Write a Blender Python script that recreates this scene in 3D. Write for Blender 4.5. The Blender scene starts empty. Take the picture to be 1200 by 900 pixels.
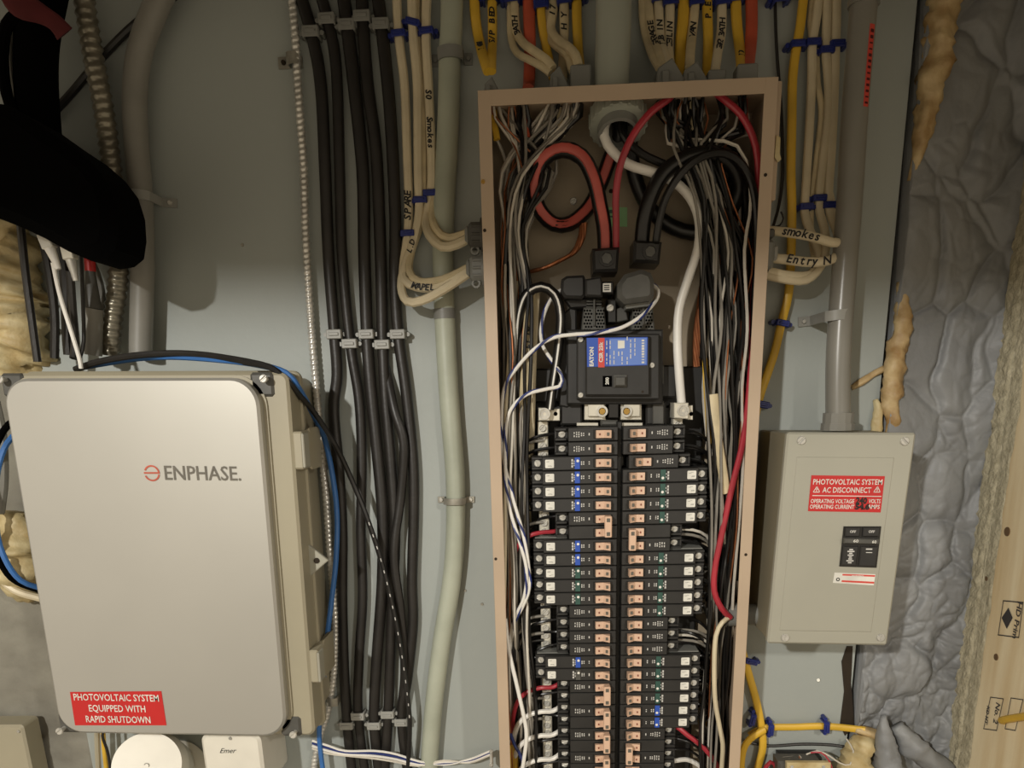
import bpy, bmesh, math, random
from mathutils import Vector, Matrix, noise
random.seed(7)
C = bpy.context.scene.collection
PI = math.pi
R = math.radians

# ------------------------------------------------------------------ camera
F = 900.0                      # focal length in pixels of the 1200 px wide frame
CAM = Vector((0, -1.0, 1.5))
PPX, PPY = 600.0, 710.0        # principal point: the photograph is the upper crop of a taller one
_v1 = Vector((690 - PPX, -(4040 - PPY), -F))
_u = -18400 - PPX
_w = -(_u * _v1.x + F * F) / _v1.y
_v1.normalize()
_mx = Vector((_u, _w, -F)).normalized()
AX = -_mx
AZ = -_v1
AY = AZ.cross(AX)
M = Matrix((AX, AY, AZ))       # camera -> world
cd = bpy.data.cameras.new('camera'); cam = bpy.data.objects.new('camera', cd); C.objects.link(cam)
cd.sensor_width = 36; cd.lens = 36 * F / 1200; cd.clip_start = 0.01; cd.shift_y = (PPY - 450) / 1200
cam.matrix_world = Matrix.Translation(CAM) @ M.to_4x4()
bpy.context.scene.camera = cam

def P(px, py, d=0.0):
    "world point seen at pixel px,py at the distance d in front of the wall (wall face is y=0)"
    r = M @ Vector((px - PPX, PPY - py, -F))
    t = (1.0 - d) / r.y
    return CAM + r * t

# ------------------------------------------------------------------ world, lights, exposure
sc = bpy.context.scene
sc.view_settings.view_transform = 'Standard'; sc.view_settings.look = 'None'
sc.view_settings.gamma = 1.0; sc.view_settings.use_curve_mapping = False
sc.view_settings.exposure = 0.0
w = bpy.data.worlds.new('world'); sc.world = w; w.use_nodes = True
w.node_tree.nodes['Background'].inputs[0].default_value = (1.0, 0.84, 0.62, 1)
w.node_tree.nodes['Background'].inputs[1].default_value = 0.62
ld = bpy.data.lights.new('ceiling_bulb', 'POINT'); ld.energy = 135; ld.color = (1.0, 0.96, 0.89); ld.shadow_soft_size = 0.035
lo = bpy.data.objects.new('ceiling_bulb', ld); C.objects.link(lo); lo.location = (-0.85, -2.15, 2.10)
ld2 = bpy.data.lights.new('second_bulb', 'POINT'); ld2.energy = 46; ld2.color = (1.0, 0.94, 0.84); ld2.shadow_soft_size = 0.05
lo2 = bpy.data.objects.new('second_bulb', ld2); C.objects.link(lo2); lo2.location = (1.05, -2.0, 2.05)

# ------------------------------------------------------------------ materials
def lin(c):
    c = c / 255.0
    return c / 12.92 if c <= 0.04045 else ((c + 0.055) / 1.055) ** 2.4
def rgb(h):
    h = h.lstrip('#')
    return (lin(int(h[0:2], 16)), lin(int(h[2:4], 16)), lin(int(h[4:6], 16)), 1)
MATS = {}
def mat(name, hexc, rough=0.5, metal=0.0, var=0.12, scale=30, bump=0.0, bscale=200, hex2=None, coat=0.0, mix=None, aniso=None):
    m = bpy.data.materials.new(name); m.use_nodes = True; nt = m.node_tree; N = nt.nodes; L = nt.links
    b = N['Principled BSDF']
    b.inputs['Roughness'].default_value = rough; b.inputs['Metallic'].default_value = metal
    b.inputs['Coat Weight'].default_value = coat
    tc = N.new('ShaderNodeTexCoord')
    nz = N.new('ShaderNodeTexNoise'); nz.inputs['Scale'].default_value = scale; nz.inputs['Detail'].default_value = 5
    if aniso:
        mp = N.new('ShaderNodeMapping'); mp.inputs['Scale'].default_value = aniso
        L.new(tc.outputs['Object'], mp.inputs[0]); L.new(mp.outputs[0], nz.inputs['Vector'])
    else:
        L.new(tc.outputs['Object'], nz.inputs['Vector'])
    c1 = rgb(hexc)
    if hex2: c2 = rgb(hex2)
    else: c2 = tuple(min(1, v * (1 - 2 * var)) for v in c1[:3]) + (1,)
    cr = N.new('ShaderNodeValToRGB'); cr.color_ramp.elements[0].position = 0.35; cr.color_ramp.elements[1].position = 0.65
    cr.color_ramp.elements[0].color = c2; cr.color_ramp.elements[1].color = c1
    if mix:
        cr.color_ramp.elements[0].position, cr.color_ramp.elements[1].position = mix
    L.new(nz.outputs[0], cr.inputs[0]); L.new(cr.outputs[0], b.inputs['Base Color'])
    if bump:
        n2 = N.new('ShaderNodeTexNoise'); n2.inputs['Scale'].default_value = bscale; n2.inputs['Detail'].default_value = 4
        L.new(tc.outputs['Object'], n2.inputs['Vector'])
        bp = N.new('ShaderNodeBump'); bp.inputs['Strength'].default_value = bump; bp.inputs['Distance'].default_value = 0.002
        L.new(n2.outputs[0], bp.inputs['Height']); L.new(bp.outputs[0], b.inputs['Normal'])
    MATS[name] = m
    return m
mat('wall_paint', 'a3a9a5', 0.55, var=0.05, scale=3, bump=0.25, bscale=60, aniso=(1, 1, 0.25))
mat('concrete', '8d8a7e', 0.9, hex2='77746a', scale=14, bump=0.9, bscale=60)
mat('foam_grey', '888a8b', 0.5, hex2='7a7c7e', scale=14, bump=0.35, bscale=120)
mat('foam_yellow', 'cfb98c', 0.55, hex2='9a7a4c', scale=30, bump=0.6, bscale=120)
mat('foam_cream', 'cdbf95', 0.55, hex2='b29c6c', scale=40, bump=0.5, bscale=150)
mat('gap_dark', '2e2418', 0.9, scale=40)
mat('wood', 'e8dab8', 0.6, hex2='d3bc92', scale=6, aniso=(6, 6, 0.5), bump=0.2, bscale=80)
mat('wood_crust', 'beb69c', 0.8, hex2='a39b82', scale=90, bump=1.0, bscale=260)
mat('knot', '6a5238', 0.7)
mat('ink', '181614', 0.6)
mat('ink_light', '3d3a3a', 0.6)
mat('panel_tan', 'bba68e', 0.45, var=0.04, scale=12)
mat('panel_back', 'a49680', 0.5, var=0.08, scale=10)
mat('box_grey', 'a6a496', 0.42, var=0.03, scale=8)
mat('box_grey_dark', '8d8672', 0.5, var=0.06, scale=10)
mat('lid_silver', 'b6b4ac', 0.42, metal=0.45, var=0.03, scale=5)
mat('enc_base', 'a39c86', 0.45, var=0.05, scale=9)
mat('white_plastic', 'e3dfd2', 0.4, var=0.03)
mat('black_cable', '262320', 0.42, var=0.2, scale=25, bump=0.1)
mat('black_wire', '181716', 0.32, var=0.15)
mat('black_plastic', '2b2a28', 0.5, var=0.12, scale=60)
mat('black_glossy', '222120', 0.3, var=0.1, scale=60)
mat('dark_grey_plastic', '55544f', 0.5, var=0.1, scale=60)
mat('matte_black', '050505', 1.0, var=0.0)
MATS['matte_black'].node_tree.nodes['Principled BSDF'].inputs['Specular IOR Level'].default_value = 0.05
mat('cable_white', 'd8cbac', 0.42, var=0.08, scale=20)
mat('cable_jacket', 'd6c6a0', 0.5, var=0.12, scale=40)
mat('wire_white', 'd9d3c6', 0.35, var=0.1, scale=30)
mat('wire_grey', '8f8a80', 0.4, var=0.15, scale=30)
mat('pure_white', 'efece4', 0.35, var=0.03)
mat('cable_yellow', 'e0b53a', 0.42, var=0.1, scale=20)
mat('cable_orange', 'c4573c', 0.45, var=0.1)
mat('wire_red', 'b23440', 0.35, var=0.1)
mat('stripe_red', 'c45a50', 0.45, var=0.12)
mat('wire_blue', '2f3c78', 0.4)
mat('cable_blue', '3f74b8', 0.4, var=0.08)
mat('staple_blue', '232f78', 0.35, var=0.1)
mat('copper', 'bf7a52', 0.4, metal=0.6, var=0.15, scale=80)
mat('steel', 'dcdad2', 0.3, metal=0.45, var=0.15, scale=60)
mat('galv', 'adaa9e', 0.35, metal=0.4, var=0.2, scale=60)
mat('flex_dark', '8f8978', 0.3, metal=0.4, var=0.2, scale=60)
mat('lug_metal', 'e2ddcd', 0.35, metal=0.25, var=0.08)
mat('brass', 'c9a45c', 0.3, metal=0.85, var=0.1)
mat('pvc', 'a3a79b', 0.4, var=0.05, scale=12)
mat('se_cable', 'b0b5a4', 0.45, hex2='9da292', scale=12, bump=0.2, bscale=80)
mat('conduit_grey', '8a8880', 0.45, var=0.08, scale=20)
mat('pvc_conduit', '85837b', 0.28, var=0.05, scale=12)
mat('connector_grey', '80817c', 0.45, var=0.06)
mat('strap_grey', '9a9a94', 0.45, var=0.06)
mat('handle_tan', 'e2bfa4', 0.42, var=0.05)
mat('handle_mark', '8b3a28', 0.5)
mat('print_white', 'd8d6d0', 0.5)
mat('label_white', 'e6e4da', 0.5)
mat('label_blue', '2e55b4', 0.45, var=0.03)
mat('label_blue2', '6686d0', 0.45, var=0.03)
mat('label_red', 'd2483c', 0.45, var=0.03)
mat('sticker_red', 'c22626', 0.4, var=0.03)
mat('label_green', '355a50', 0.5)
mat('green_sticker', '8fc08a', 0.5, var=0.05)
mat('logo_orange', 'c0563c', 0.5)
mat('logo_grey', '6a655a', 0.5)
mat('red_cloth', '55181a', 0.9)
mat('duct', '8c8478', 0.7)
mat('floor_concrete', '7d7569', 0.9, scale=4)

# ------------------------------------------------------------------ mesh builder
class MB:
    def __init__(s): s.v = []; s.f = []
    def add(s, vs, fs):
        o = len(s.v); s.v += [Vector(v) for v in vs]; s.f += [tuple(o + i for i in f) for f in fs]; return s
    def box(s, c, size, b=0.0, rot=None):
        hx, hy, hz = size[0] / 2, size[1] / 2, size[2] / 2
        c = Vector(c)
        b = min(b, hx * .9, hy * .9, hz * .9)
        vs = []; fs = []
        if b <= 0:
            for x in (-1, 1):
                for y in (-1, 1):
                    for z in (-1, 1): vs.append(Vector((x * hx, y * hy, z * hz)))
            fs = [(0, 1, 3, 2), (4, 6, 7, 5), (0, 4, 5, 1), (2, 3, 7, 6), (0, 2, 6, 4), (1, 5, 7, 3)]
        else:
            ix = {}
            for x in (-1, 1):
                for y in (-1, 1):
                    for z in (-1, 1):
                        for a in range(3):
                            h = [hx - b, hy - b, hz - b]; h[a] += b
                            ix[x, y, z, a] = len(vs); vs.append(Vector((x * h[0], y * h[1], z * h[2])))
            g = lambda x, y, z, a: ix[x, y, z, a]
            for q in (-1, 1):
                fs.append((g(q, -1, -1, 0), g(q, 1, -1, 0), g(q, 1, 1, 0), g(q, -1, 1, 0)))
                fs.append((g(-1, q, -1, 1), g(1, q, -1, 1), g(1, q, 1, 1), g(-1, q, 1, 1)))
                fs.append((g(-1, -1, q, 2), g(1, -1, q, 2), g(1, 1, q, 2), g(-1, 1, q, 2)))
                for r in (-1, 1):
                    fs.append((g(q, r, -1, 0), g(q, r, 1, 0), g(q, r, 1, 1), g(q, r, -1, 1)))
                    fs.append((g(q, -1, r, 0), g(q, 1, r, 0), g(q, 1, r, 2), g(q, -1, r, 2)))
                    fs.append((g(-1, q, r, 1), g(1, q, r, 1), g(1, q, r, 2), g(-1, q, r, 2)))
                    for t in (-1, 1): fs.append((g(q, r, t, 0), g(q, r, t, 1), g(q, r, t, 2)))
        vs = [(rot @ v if rot else v) + c for v in vs]
        return s.add(vs, fs)
    def tube(s, pts, rx, ry=None, n=8, rad=None):
        "elliptical tube; rx lies in the wall plane, ry along depth"
        if ry is None: ry = rx
        m = len(pts); vs = []; prev = None
        for i, p in enumerate(pts):
            t = (pts[min(i + 1, m - 1)] - pts[max(i - 1, 0)])
            if t.length < 1e-9: t = Vector((0, 0, 1))
            t.normalize()
            S = t.cross(Vector((0, 1, 0)))
            if S.length < 0.25 and prev is not None: S = prev - t * prev.dot(t)
            if S.length < 1e-6: S = t.cross(Vector((1, 0, 0)))
            S.normalize()
            if prev is not None and S.dot(prev) < 0: S = -S
            prev = S
            Nn = S.cross(t)
            k = rad(i) if rad else 1.0
            for j in range(n):
                a = 2 * PI * j / n
                vs.append(p + S * (math.cos(a) * rx * k) + Nn * (math.sin(a) * ry * k))
        fs = []
        for i in range(m - 1):
            for j in range(n):
                a = i * n + j; b = i * n + (j + 1) % n
                fs.append((a, b, b + n, a + n))
        fs.append(tuple(range(n))[::-1]); fs.append(tuple(range((m - 1) * n, m * n)))
        return s.add(vs, fs)
    def cyl(s, p0, p1, r0, r1=None, n=16, cap=True):
        p0 = Vector(p0); p1 = Vector(p1)
        if r1 is None: r1 = r0
        t = (p1 - p0).normalized(); a = t.orthogonal().normalized(); b = t.cross(a)
        vs = [p0 + (a * math.cos(2 * PI * i / n) + b * math.sin(2 * PI * i / n)) * r0 for i in range(n)]
        vs += [p1 + (a * math.cos(2 * PI * i / n) + b * math.sin(2 * PI * i / n)) * r1 for i in range(n)]
        fs = [(i, (i + 1) % n, (i + 1) % n + n, i + n) for i in range(n)]
        if cap: fs += [tuple(range(n))[::-1], tuple(range(n, 2 * n))]
        return s.add(vs, fs)
    def ring(s, p0, p1, ro, ri, n=20):
        p0 = Vector(p0); p1 = Vector(p1); t = (p1 - p0).normalized(); a = t.orthogonal().normalized(); b = t.cross(a)
        vs = []
        for p, r in ((p0, ro), (p1, ro), (p1, ri), (p0, ri)):
            vs += [p + (a * math.cos(2 * PI * i / n) + b * math.sin(2 * PI * i / n)) * r for i in range(n)]
        fs = []
        for k in range(4):
            for i in range(n):
                fs.append((k * n + i, k * n + (i + 1) % n, ((k + 1) % 4) * n + (i + 1) % n, ((k + 1) % 4) * n + i))
        return s.add(vs, fs)
    def prism(s, poly, y0, y1, bev=0.0):
        "poly in (x,z), extruded from y0 (back) to y1 (front, towards camera)"
        n = len(poly)
        def inset(d):
            out = []
            for i in range(n):
                a = Vector(poly[i - 1]); b = Vector(poly[i]); c = Vector(poly[(i + 1) % n])
                e1 = (b - a).normalized(); e2 = (c - b).normalized()
                n1 = Vector((-e1.y, e1.x)); n2 = Vector((-e2.y, e2.x)); h = (n1 + n2)
                h = h / max(0.3, h.length_squared / 2)
                out.append(b + h * d)
            return out
        area = sum(poly[i - 1][0] * poly[i][1] - poly[i][0] * poly[i - 1][1] for i in range(n))
        sg = 1 if area > 0 else -1
        sgy = -1 if y1 < y0 else 1
        vs = [(p[0], y0, p[1]) for p in poly]
        if bev:
            vs += [(p[0], y1 - sgy * bev, p[1]) for p in poly]
            vs += [(p[0], y1, p[1]) for p in inset(sg * bev)]
            L = 3
        else:
            vs += [(p[0], y1, p[1]) for p in poly]; L = 2
        fs = []
        for l in range(L - 1):
            for i in range(n): fs.append((l * n + i, l * n + (i + 1) % n, (l + 1) * n + (i + 1) % n, (l + 1) * n + i))
        fs.append(tuple(range(n))[::-1]); fs.append(tuple(range((L - 1) * n, L * n)))
        return s.add(vs, fs)
    def mesh(s, name, m, off=None, smooth=35):
        me = bpy.data.meshes.new(name)
        o = Vector(off) if off is not None else Vector()
        me.from_pydata([tuple(v - o) for v in s.v], [], s.f)
        bm = bmesh.new(); bm.from_mesh(me); bmesh.ops.recalc_face_normals(bm, faces=bm.faces); bm.to_mesh(me); bm.free()
        if m: me.materials.append(MATS[m] if isinstance(m, str) else m)
        if smooth:
            me.shade_smooth(); me.set_sharp_from_angle(angle=R(smooth))
        return me
    def build(s, name, m, parent=None, off=None, smooth=35):
        if off is None and parent is not None: off = root_off(parent)
        me = s.mesh(name, m, off, smooth)
        o = bpy.data.objects.new(name, me); C.objects.link(o)
        if parent is not None: o.parent = parent
        return o

OFF = {}
def root_off(o):
    while o.parent: o = o.parent
    return OFF.get(o.name, Vector())

def tag(o, label=None, cat=None, group=None, kind=None):
    if label: o['label'] = label
    if cat: o['category'] = cat
    if group: o['group'] = group
    if kind: o['kind'] = kind
    return o
def thing(name, label, cat, loc=(0, 0, 0), rot=None, group=None, world=True):
    "Empty at the thing's base. world=True: its parts are modelled in world coordinates"
    o = bpy.data.objects.new(name, None); C.objects.link(o); o.empty_display_size = 0.02
    o.location = loc
    if rot: o.rotation_euler = rot
    if world: OFF[o.name] = Vector(loc)
    return tag(o, label, cat, group)
def solo(name, mb, m, label, cat, group=None, loc=None, smooth=35, kind=None):
    "a thing that is one mesh, built in world coordinates"
    loc = Vector(loc) if loc is not None else mb.v[0].copy()
    o = mb.build(name, m, None, loc, smooth); o.location = loc; OFF[o.name] = loc.copy()
    return tag(o, label, cat, group, kind)
def struct(name, mb, m, smooth=35):
    return tag(mb.build(name, m, None, None, smooth), kind='structure')
def copy_tree(o, parent=None):
    c = o.copy(); C.objects.link(c)
    if parent is not None: c.parent = parent
    for ch in list(o.children): copy_tree(ch, c)
    return c

def cr(pts, step=0.008):
    "Catmull-Rom resampling"
    pts = [Vector(p) for p in pts]
    if len(pts) < 3: 
        a, b = pts[0], pts[-1]; k = max(2, int((b - a).length / step)); return [a.lerp(b, i / k) for i in range(k + 1)]
    q = [pts[0] * 2 - pts[1]] + pts + [pts[-1] * 2 - pts[-2]]
    out = []
    for i in range(1, len(q) - 2):
        p0, p1, p2, p3 = q[i - 1], q[i], q[i + 1], q[i + 2]
        k = max(2, int((p2 - p1).length / step))
        for j in range(k):
            t = j / k
            out.append(0.5 * ((2 * p1) + (p2 - p0) * t + (2 * p0 - 5 * p1 + 4 * p2 - p3) * t * t + (3 * p1 - p0 - 3 * p2 + p3) * t ** 3))
    out.append(pts[-1])
    return out
def path(pts, d=0.01, step=0.008):
    return cr([P(p[0], p[1], p[2] if len(p) > 2 else d) for p in pts], step)
def wire(name, label, cat, pts, r, m, d=0.01, ry=None, group=None, n=8, step=0.008, world=None, rad=None):
    pp = world if world is not None else path(pts, d, step)
    mb = MB().tube(pp, r, ry, n, rad)
    return solo(name, mb, m, label, cat, group, loc=pp[0])

TXT = {}
def text_mesh(s, size, m, shear=0.0, bold=0.0, align='CENTER'):
    k = (s, size, m, shear, bold, align)
    if k in TXT: return TXT[k]
    cu = bpy.data.curves.new('txt', 'FONT'); cu.body = s; cu.size = size; cu.align_x = align; cu.align_y = 'CENTER'
    cu.shear = shear; cu.offset = bold; cu.resolution_u = 2
    o = bpy.data.objects.new('txt', cu); C.objects.link(o)
    dg = bpy.context.evaluated_depsgraph_get()
    me = bpy.data.meshes.new_from_object(o.evaluated_get(dg))
    bpy.data.objects.remove(o); 
    me.materials.clear(); me.materials.append(MATS[m])
    TXT[k] = me
    return me
def text(name, s, size, m, pos, parent, ang=0.0, off=True, shear=0.0, bold=0.0, align='CENTER', sx=1.0):
    "flat lettering facing the camera side (-y), turned ang degrees counter-clockwise"
    me = text_mesh(s, size, m, shear, bold, align)
    o = bpy.data.objects.new(name, me); C.objects.link(o); o.parent = parent
    pos = Vector(pos) - (root_off(parent) if off else Vector())
    o.matrix_local = Matrix.Translation(pos) @ Matrix.Rotation(-R(ang), 4, 'Y') @ Matrix.Rotation(R(90), 4, 'X') @ Matrix.Diagonal((sx, 1, 1, 1))
    return o
def hw(s_, size, pos, parent, m='ink', **k):
    return text('handwriting', s_, size, m, pos, parent, **k)
def along(parent, s_, size, pts, d, ry, px, py, rev=False, m='ink', sp=.58):
    "handwriting that follows a cable, letter by letter"
    pp = path(pts, d, .001)
    tgt = (px, py)
    def pix(v):
        c = M.transposed() @ (v - CAM); return PPX - F * c.x / c.z, PPY + F * c.y / c.z
    if rev: pp = pp[::-1]
    i0 = min(range(len(pp)), key=lambda i: (pix(pp[i])[0] - px) ** 2 + (pix(pp[i])[1] - py) ** 2)
    step = (pp[min(i0 + 4, len(pp) - 1)] - pp[max(i0 - 4, 0)]).length / 8 or .001
    adv = size * sp / step
    for k, ch in enumerate(s_):
        if ch == ' ': continue
        i = int(i0 + (k - (len(s_) - 1) / 2) * adv)
        if not 1 <= i < len(pp) - 1: continue
        t = pp[i + 1] - pp[i - 1]
        off = Vector((0, -1, 0)) * (ry + .0009)
        text('handwriting', ch, size, m, pp[i] + off, parent, ang=math.degrees(math.atan2(t.z, t.x)), shear=.15, bold=.0003)
def rrect(x0, z0, x1, z1, r, k=5):
    out = []
    for cx, cz, a0 in ((x1 - r, z1 - r, 0), (x0 + r, z1 - r, 90), (x0 + r, z0 + r, 180), (x1 - r, z0 + r, 270)):
        for i in range(k + 1):
            a = R(a0 + 90 * i / k); out.append((cx + r * math.cos(a), cz + r * math.sin(a)))
    return out
def screw_mb(p, r, h=0.002, ang=30):
    "round slotted screw head facing -y"
    p = Vector(p); mb = MB(); mb.cyl(p, p + Vector((0, -h * .45, 0)), r, r, 14)
    g = r * 0.14; a = R(ang)
    for sgn in (1, -1):
        poly = []
        for i in range(9):
            t = math.asin(g / r) + (PI - 2 * math.asin(g / r)) * i / 8
            x, z = r * math.cos(t) * .97, r * math.sin(t) * .97 * sgn
            poly.append((p.x + x * math.cos(a) - z * math.sin(a), p.z + x * math.sin(a) + z * math.cos(a)))
        mb.prism(poly, p.y - h * .4, p.y - h, bev=h * .25)
    return mb
def screw(parent, p, r, m='steel', h=0.002, name='screw', ang=30, off=True):
    return screw_mb(p, r, h, ang).build(name, m, parent, None if off else Vector())
def PX(px, py, x):
    "point where the view ray of a pixel meets the plane at world x"
    r = M @ Vector((px - PPX, PPY - py, -F)); t = (x - CAM.x) / r.x
    return CAM + r * t

# ================================================================== SETTING
EDGE_R = P(1075, 0).x            # right edge of the painted board
EDGE_L = P(22, 430).x            # its left edge
struct('wall_back', MB().box(((EDGE_L + EDGE_R) / 2, 0.009, 1.3), (EDGE_R - EDGE_L, 0.018, 1.9)), 'wall_paint')
struct('wall_foundation', MB().box((0, 0.075, 1.2), (4.4, 0.05, 2.4)), 'gap_dark')
struct('floor', MB().box((0, -1.4, -0.03), (4.4, 3.0, 0.06)), 'floor_concrete')
struct('ceiling', MB().box((0, -1.45, 2.66), (4.4, 2.9, 0.06)), 'duct')
struct('shade_soffit', MB().box((0, -0.85, 2.195), (3.2, 0.96, 0.62), 0, Matrix.Rotation(R(2.6), 3, 'Y')), 'duct')     # unseen soffit box, added and tilted to shade the top of the wall

def xz_(px, py):
    v = P(px, py, 0); return (v.x, v.z)
def sheet(x0, x1, z0, z1, step, h, back):
    nx = int((x1 - x0) / step) + 1; nz = int((z1 - z0) / step) + 1
    mb = MB(); vs = []; fs = []
    for j in range(nz):
        for i in range(nx):
            x = x0 + (x1 - x0) * i / (nx - 1); z = z0 + (z1 - z0) * j / (nz - 1)
            vs.append((x, h(x, z), z))
    for j in range(nz - 1):
        for i in range(nx - 1):
            a = j * nx + i; fs.append((a, a + 1, a + nx + 1, a + nx))
    # closed back
    b = len(vs); vs += [(x0, back, z0), (x1, back, z0), (x1, back, z1), (x0, back, z1)]
    fs.append((b, b + 3, b + 2, b + 1))
    fs.append(tuple([b] + [j * nx for j in range(nz)][::1] + [b + 3]))
    mb.v = [Vector(v) for v in vs]; mb.f = fs
    return mb
def foam_h(x, z):
    p = Vector((x, 0.3, z))
    wv = noise.noise_vector(p * 11) * 0.030 + noise.noise_vector(p * 32) * 0.007
    q = p + wv
    low = min(1, max(0, (1.55 - z) / 0.5))
    def lump(sx, sz, o, k):
        d, _ = noise.voronoi(Vector((q.x * sx, o, q.z * sz)))
        t = min(1, max(0, (d[1] - d[0]) * k)); return math.sin(t * PI / 2) ** .8
    a = lump(17, 12, 0.0, 2.6); b = lump(44, 36, 3.0, 2.2); c = lump(90, 78, 7.0, 2.0)
    big = noise.noise(p * 8)
    k = max(0, min(1, 0.5 + noise.noise(p * 7 + Vector((5, 0, 0))) * 1.8))
    xr = (x - EDGE_R) / 0.2
    fine = (.25 + .75 * low) * (.35 + .65 * k)
    cone = 0
    bx_, bz_ = P(1062, 795, .02).x, P(1062, 795, .02).z
    r2 = ((x - bx_) / .045) ** 2 + ((z - bz_) / .04) ** 2
    if r2 < 1: cone = .016 * math.sqrt(1 - r2); fine *= .4
    return -0.004 - 0.009 * a - 0.0062 * b * fine - 0.0026 * c * fine * low - 0.012 * big - cone + 0.010 * math.sin(max(0, min(1, xr)) * PI) - 0.012 * max(0, xr - .6)
STX = P(1106, 900, 0.0).x       # side face of the stud
struct('wall_right', sheet(EDGE_R + 0.009, STX + 0.03, 0.93, 2.12, 0.0020, foam_h, 0.05), 'foam_grey', smooth=180)
def conc_h(x, z):
    p = Vector((x, 0.7, z))
    return 0.012 - 0.006 * noise.noise(p * 9) - 0.004 * noise.noise(p * 30) - 0.002 * noise.noise(p * 90)
struct('wall_left', sheet(-1.45, EDGE_L - 0.003, 0.85, 2.2, 0.006, conc_h, 0.05), 'concrete', smooth=180)
# dark seam between board and foam
struct('trim_2', MB().box((EDGE_R + 0.006, 0.03, 1.3), (0.03, 0.02, 1.9)), 'gap_dark')

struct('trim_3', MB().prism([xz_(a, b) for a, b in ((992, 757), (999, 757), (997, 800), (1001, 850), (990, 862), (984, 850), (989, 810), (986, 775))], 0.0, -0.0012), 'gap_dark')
# stud on the right, seen on its side face
st = thing('wood_stud', 'pale pine stud with black mill stamps standing right of the grey foam', 'stud', (STX, 0, 0.5))
D1 = 0.030
MB().box((STX + 0.03, -0.085 - D1 / 2 + 0.0, 1.35), (0.055, 0.17 - D1, 1.7), 0.002).build('timber', 'wood', st)
def crust_strip(xf, yb, yf, z0, z1, m, nm, seed, amp=0.0022):
    mb = MB(); nz = 240; nk = 10; vs = []; fs = []
    for j in range(nz + 1):
        z = z0 + (z1 - z0) * j / nz
        ed = 0.006 * noise.noise(Vector((seed, 0, z * 12))) + 0.003 * noise.noise(Vector((seed, 3, z * 50)))
        for k in range(nk + 1):
            y = yb + (yf + ed - yb) * k / nk
            bump = amp * (0.6 + 1.2 * noise.noise(Vector((y * 130, seed, z * 130)))) * (0 if k == nk else 1)
            vs.append((xf - bump, y, z))
    for j in range(nz):
        for k in range(nk):
            a = j * (nk + 1) + k; fs.append((a, a + 1, a + nk + 2, a + nk + 1))
    mb.v = [Vector(v) for v in vs]; mb.f = fs
    return mb.build(nm, m, st, smooth=180)
MB().box((STX + 0.031, -0.014, 1.35), (0.058, 0.030, 1.7), 0.0015).build('furring_strip', 'wood_crust', st)
crust_strip(STX + 0.0015, -0.0, -D1 + 0.001, 0.9, 2.15, 'wood_crust', 'foam_crust', 2.0, 0.003)
cs = crust_strip(STX + 0.0022, -D1 - 0.001, -0.052, 0.9, 2.15, 'wood_crust', 'foam_crust', 5.0, 0.0014)
def side_frame(o, p):
    p = Vector(p) - root_off(o)
    return Matrix.Translation(p) @ Matrix(((0, 0, -1, 0), (0, -1, 0, 0), (-1, 0, 0, 0), (0, 0, 0, 1)))
def side_text(s_, size, p, nm='mill_stamp', bold=0.0003):
    me = text_mesh(s_, size, 'ink_light', 0, bold)
    o = bpy.data.objects.new(nm, me); C.objects.link(o); o.parent = st
    o.matrix_local = side_frame(st, p); return o
XS = STX + 0.0019
def side_outline(pix, wdt, closed=True):
    mb = MB(); ps = [PX(a, b, XS) for a, b in pix]
    if closed: ps.append(ps[0])
    for a, b in zip(ps, ps[1:]):
        t = (b - a).normalized(); n = Vector((0, -t.z, t.y)) * wdt; e = t * wdt
        mb.add([a - n - e + Vector((-.0003, 0, 0)), b - n + e + Vector((-.0003, 0, 0)), b + n + e + Vector((-.0003, 0, 0)), a + n - e + Vector((-.0003, 0, 0))], [(0, 1, 2, 3)])
    return mb
side_outline([(1176, 704), (1199, 706), (1194, 747), (1170, 744)], 0.0007).build('mill_stamp', 'ink_light', st)
MB().add([PX(a, b, XS) + Vector((-.0003, 0, 0)) for a, b in ((1182, 712), (1187, 724), (1180, 737), (1174, 724))], [(0, 1, 2, 3)]).build('mill_stamp', 'ink_light', st)
side_text('HD Prim', 0.0125, PX(1192, 727, XS) + Vector((-.0004, 0, 0)))
side_outline([(1161, 817), (1176, 819), (1168, 856), (1153, 854)], 0.0006).build('mill_stamp', 'ink_light', st)
side_text('No. 2', 0.012, PX(1168, 836, XS) + Vector((-.0004, 0, 0)))
side_text('KD HT', 0.008, PX(1157, 838, XS) + Vector((-.0004, 0, 0)))
side_outline([(1185, 818), (1199, 820), (1190, 856), (1178, 854)], 0.0006).build('mill_stamp', 'ink_light', st)
for kx, ky, r in ((1180, 623, .006), (1156, 678, .0035), (1167, 770, .0045)):
    p = PX(kx, ky, XS)
    MB().cyl(p + Vector((.002, 0, 0)), p + Vector((-.0004, 0, 0)), r, r * .9, 14).build('knot', 'knot', st)
# yellow cable coming out of the stud at the lower right
wire('yellow_cable', 'yellow cable end running across the stamped pine stud at right edge', 'cable', [], .0045, 'cable_yellow',
     world=cr([PX(1176, 845, XS) + Vector((0.01, 0, 0)), PX(1180, 844, XS) + Vector((-.006, 0, 0)), PX(1203, 839, XS - .012), PX(1235, 834, XS - .02)], .004))

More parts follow.
